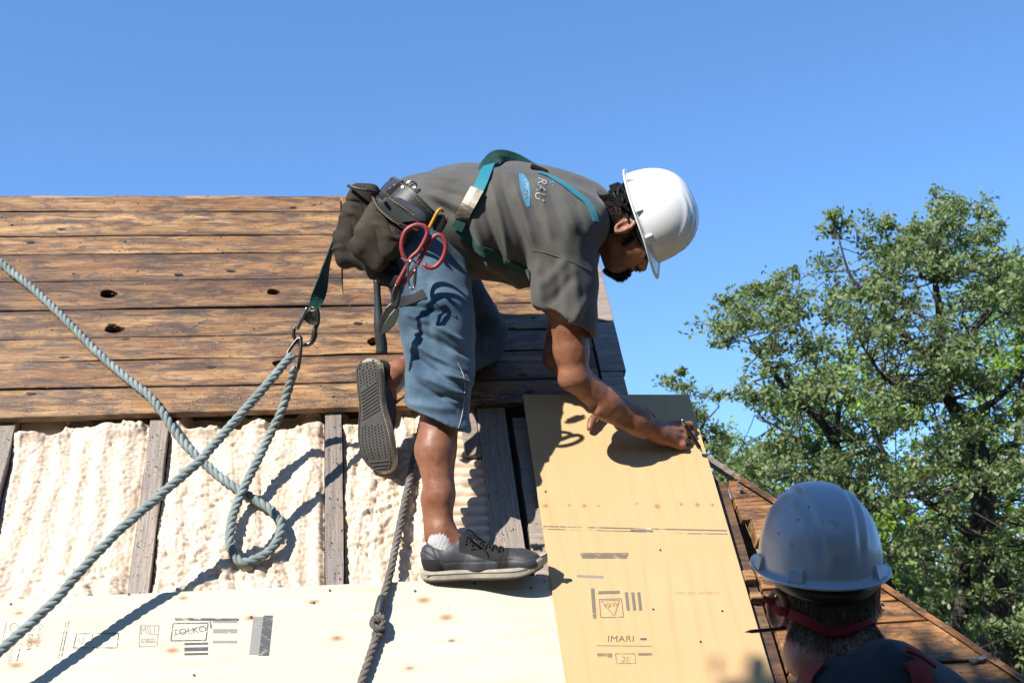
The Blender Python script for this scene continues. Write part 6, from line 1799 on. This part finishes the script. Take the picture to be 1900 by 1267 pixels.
def quad(name, pts, fn, mat, parent):
    V = [fn(x, y) for x, y in pts]; return mesh_np(name, V, [tuple(range(len(V)))], mat, parent)
def bar(name, a, b, w, fn, mat, parent):
    a = np.array(a, float); b = np.array(b, float); d = (b-a)/np.linalg.norm(b-a); n = np.array([-d[1], d[0]])*w/2
    return quad(name, [a-n, b-n, b+n, a+n], fn, mat, parent)
def frame_(pts, w, fn, mat, parent):
    for a, b in zip(pts, pts[1:]+pts[:1]): bar('printed_line', a, b, w, fn, mat, parent)
quad('printed_bar', [(489, 1141), (507, 1141), (499, 1216), (480, 1216)], low, M_INK, shL)
quad('printed_bar', [(470, 1144), (489, 1143), (481, 1214), (462, 1214)], low, M_INKL, shL)
bar('printed_bar', (325, 1148), (443, 1149), 5, low, M_INK, shL)
frame_([(321, 1156), (386, 1155), (382, 1187), (317, 1188)], 2.2, low, M_INK, shL)
flat_text('TOLKO', 19, (352, 1170), (.98, -.12), (-.10, -.8), low, M_INK, 'printed_letters', shL)
bar('printed_line', (322, 1178), (378, 1160), 1.6, low, M_INKL, shL)
for y0, w in ((1194, 4), (1204, 7), (1213, 4)): bar('printed_bar', (342, y0), (386, y0-1), w, low, M_INK, shL)
for y0, w in ((1152, 6), (1170, 8), (1190, 5)): bar('printed_bar', (395, y0), (440, y0), w, low, M_INKL, shL)
bar('printed_line', (390, 1152), (392, 1165), 3, low, M_INK, shL)
frame_([(260, 1160), (295, 1160), (291, 1198), (258, 1199)], 1.8, low, M_INKL, shL)
flat_text('MILL', 17, (276, 1170), (.95, 0), (-.1, -1.3), low, M_INKL, 'printed_letters', shL)
bar('printed_bar', (262, 1188), (290, 1187), 8, low, M_INKL, shL)
bar('printed_line', (128, 1151), (113, 1222), 2.0, low, M_INK, shL); bar('printed_line', (123, 1151), (108, 1222), 1.6, low, M_INK, shL)
frame_([(142, 1175), (220, 1174), (217, 1201), (136, 1201)], 1.8, low, M_INK, shL); bar('printed_line', (172, 1175), (167, 1201), 1.6, low, M_INK, shL)
flat_text('U', 17, (151, 1188), (1, 0), (-.15, -1), low, M_INKL, 'printed_letters', shL)
flat_text('EXTERIOR', 12, (56, 1180), (-.16, .95), (1, .12), low, M_INK, 'printed_letters', shL)
flat_text('TFIA 512', 11, (40, 1176), (-.16, .95), (1, .12), low, M_INKL, 'printed_letters', shL)
flat_text('CANADA', 11, (72, 1178), (-.16, .95), (1, .12), low, M_INKL, 'printed_letters', shL)
flat_text('PLYWOOD', 9, (20, 1210), (-.16, .95), (1, .12), low, M_INKL, 'printed_letters', shL)
frame_([(26+8*math.cos(a), 1164+9*math.sin(a)) for a in np.linspace(0, 6.283, 13)[:-1]], 1.5, low, M_INKL, shL)
bar('printed_line', (38, 1198), (31, 1226), 1.8, low, M_INK, shL)
bar('printed_line', (12, 1152), (4, 1190), 1.4, low, M_INKL, shL)
flat_text('II:\nII:', 5, (832, 1127), (1, 0), (0, -1), low, M_INKL, 'printed_letters', shL)
# yellow sheet
bar('printed_bar', (1077, 1028), (1166, 1028), 6, upf, M_INKF, shU); bar('printed_bar', (1080, 1033), (1164, 1033), 6, upf, M_INKF, shU)
quad('printed_bar', [(1096, 1091), (1103, 1091), (1107, 1147), (1100, 1147)], upf, M_INKF, shU)
bar('printed_bar', (1110, 1099), (1150, 1098), 6, upf, M_INKF, shU)
frame_([(1112, 1111), (1153, 1110), (1157, 1144), (1115, 1145)], 1.8, upf, M_INKF, shU)
frame_([(1115, 1114), (1150, 1113), (1140, 1142)], 1.4, upf, M_INKF, shU)
flat_text('P&W', 13, (1135, 1122), (.95, -.1), (.1, -1), upf, M_INKF, 'printed_letters', shU)
for x0 in (1162, 1174, 1185): bar('printed_bar', (x0, 1098), (x0+4, 1132), 6, upf, M_INKF, shU)
M_INKM = m_ink('dark_stamp_ink', (.14, .12, .09), .45)
flat_text('IMARI', 19, (1152, 1185), (1, 0), (.05, -.85), upf, M_INKM, 'printed_letters', shU, space=1.05)
bar('printed_bar', (1188, 1185), (1200, 1185), 4, upf, M_INKM, shU)
bar('printed_line', (1107, 1197), (1209, 1198), 1.6, upf, M_INKF, shU)
bar('printed_bar', (1108, 1215), (1136, 1215), 8, upf, M_INKF, shU); bar('printed_bar', (1184, 1213), (1210, 1213), 5, upf, M_INKF, shU)
frame_([(1142, 1212), (1178, 1212), (1180, 1230), (1144, 1230)], 1.6, upf, M_INKF, shU)
flat_text('26', 15, (1161, 1223), (1, 0), (.1, -1), upf, M_INKF, 'printed_letters', shU)
flat_text('CAN  PLY  EXTERIOR', 9, (1295, 1100), (1, 0), (.1, -.8), upf, m_ink('ghost_ink', (.5, .36, .2), .5), 'printed_letters', shU)
# pencilled and scuffed seam across the yellow sheet
M_SEAM = m_ink('graphite_rub', (.22, .19, .16), .43)
for (x0, y0, x1, y1, w, m) in [(1008, 976, 1349, 984, 2.4, M_SEAM), (1006, 981, 1200, 986, 2.0, M_INKF), (1170, 984, 1212, 985, 4, M_SEAM), (1240, 989, 1350, 990, 2.0, M_INKF)]:
    bar('pencil_line', (x0, y0), (x1, y1), w, upf, m, shU)
bar('pale_groove', (1176, 979.5), (1208, 980.5), 2.2, upf, m_simple('fresh_wood', (.95, .85, .68), .7), shU)
bar('dirt_smudge', (1070, 1068), (1120, 1070), 5, upf, m_ink('smudge_ink', (.42, .38, .33), .52), shU)
# nail heads
nh = MB()
r = np.random.default_rng(5)
for x, y in [(770, 1096), (239, 1102), (466, 1145), (360, 1252), (582, 1118), (1010, 1078), (985, 1090), (612, 1095), (20, 1120), (880, 1082)]:
    p = low(x, y); nh.tube([p, p+rN*.0012], .0032, 8)
for x, y in [(1212, 1130), (1340, 1133), (1225, 1020), (1012, 912), (1300, 1190)]:
    p = upf(x, y); nh.tube([p, p+rN*.0012], .0028, 8)
nh.build('nail_heads', M_DARKSTEEL, shL)['kind'] = 'stuff'
# shingle grit, torn felt scraps, nails left on the old boards
gm = MB(); r = np.random.default_rng(12)
def chip(u, v, n, s, flat=.4):
    k = r.integers(4, 7); a0 = r.uniform(0, 6.28); asp = r.uniform(.4, 1)
    base = [(s*math.cos(a0+i*6.283/k)*r.uniform(.7, 1.2), s*asp*math.sin(a0+i*6.283/k)*r.uniform(.7, 1.2)) for i in range(k)]
    h = s*flat*r.uniform(.5, 1.2)
    V = [RP(u+a, v+b, n-.001) for a, b in base]+[RP(u+a*.7, v+b*.7, n+h) for a, b in base]
    gm.add(V, [tuple(range(k, 2*k))]+[(i, (i+1) % k, k+(i+1) % k, k+i) for i in range(k)])
for i in range(420):
    u = r.uniform(-1.6, UR-.02); v = r.uniform(vPB, vt-.02)
    chip(u, v, PL_TOP+.0015, r.choice([.0018, .0025, .0035, .006], p=[.45, .33, .18, .04]))
for i in range(160):
    v = r.uniform(-.9, hip[1][1]); u = r.uniform(u_strip1+.02, max(u_strip1+.03, hip_u(v)-.02)); chip(u, v, PL_TOP+.001, r.choice([.002, .003, .005, .008]))
for (x, y, s) in [(990, 588, .010), (1815, 1224, .016), (1825, 1220, .012), (1805, 1226, .01), (618, 735, .006)]:
    u, v = roof(x, y, PL_TOP); chip(u, v, PL_TOP+.002, s)
gm.build('shingle_grit', m_simple('grey_grit', (.24, .24, .25), .8, var=.7, bs=30), house)['kind'] = 'stuff'
gm = MB()
for i in range(500):
    u = r.uniform(-1.6, roof(960, 740)[0]); v = vPB+abs(r.normal(0, .035))+.012
    if r.random() < .7: chip(u, v, PL_TOP+.0012, r.choice([.0010, .0015, .0022]))
for i in range(260):
    u = r.uniform(-1.6, UR); v = r.uniform(vPB, vt-.1); chip(u, v, PL_TOP+.0012, r.choice([.0009, .0014, .002]))
for ru, w_ in zip(rafters_u[:4], wid):
    for i in range(90): chip(ru+r.uniform(-.5, .5)*w_, r.uniform(-.1, .62), RT+.003, r.choice([.0009, .0014, .002]))
gm.build('foam_crumbs', M_FOAM, house)['kind'] = 'stuff'
# nails in the rafters
rn = MB()
for ru, w_ in zip(rafters_u[:4], wid):
    for v in np.arange(0.02, .62, .13):
        p = RP(ru+r.uniform(-.3, .3)*w_, v+r.uniform(-.01, .01), RT+.0035); rn.tube([p, p+rN*.0012], .0021, 7)
rn.build('nail_heads', M_DARKSTEEL, house)['kind'] = 'stuff'
# dead knots / tar marks set in the boards
kn3 = MB()
for i in range(70):
    u = r.uniform(-1.6, UR-.1); v = r.uniform(vPB+.02, vt-.03)
    p = [RP(u+a, v+b, PL_TOP+.0022) for a, b in [(r.uniform(.006, .012)*math.cos(q)*1.6, r.uniform(.003, .006)*math.sin(q)) for q in np.linspace(0, 6.283, 9)[:-1]]]
    if r.random() < .5: kn3.add(p, [tuple(range(8))])
kn3.build('tar_marks', m_simple('old_tar', (.03, .024, .02), .5), house)['kind'] = 'stuff'
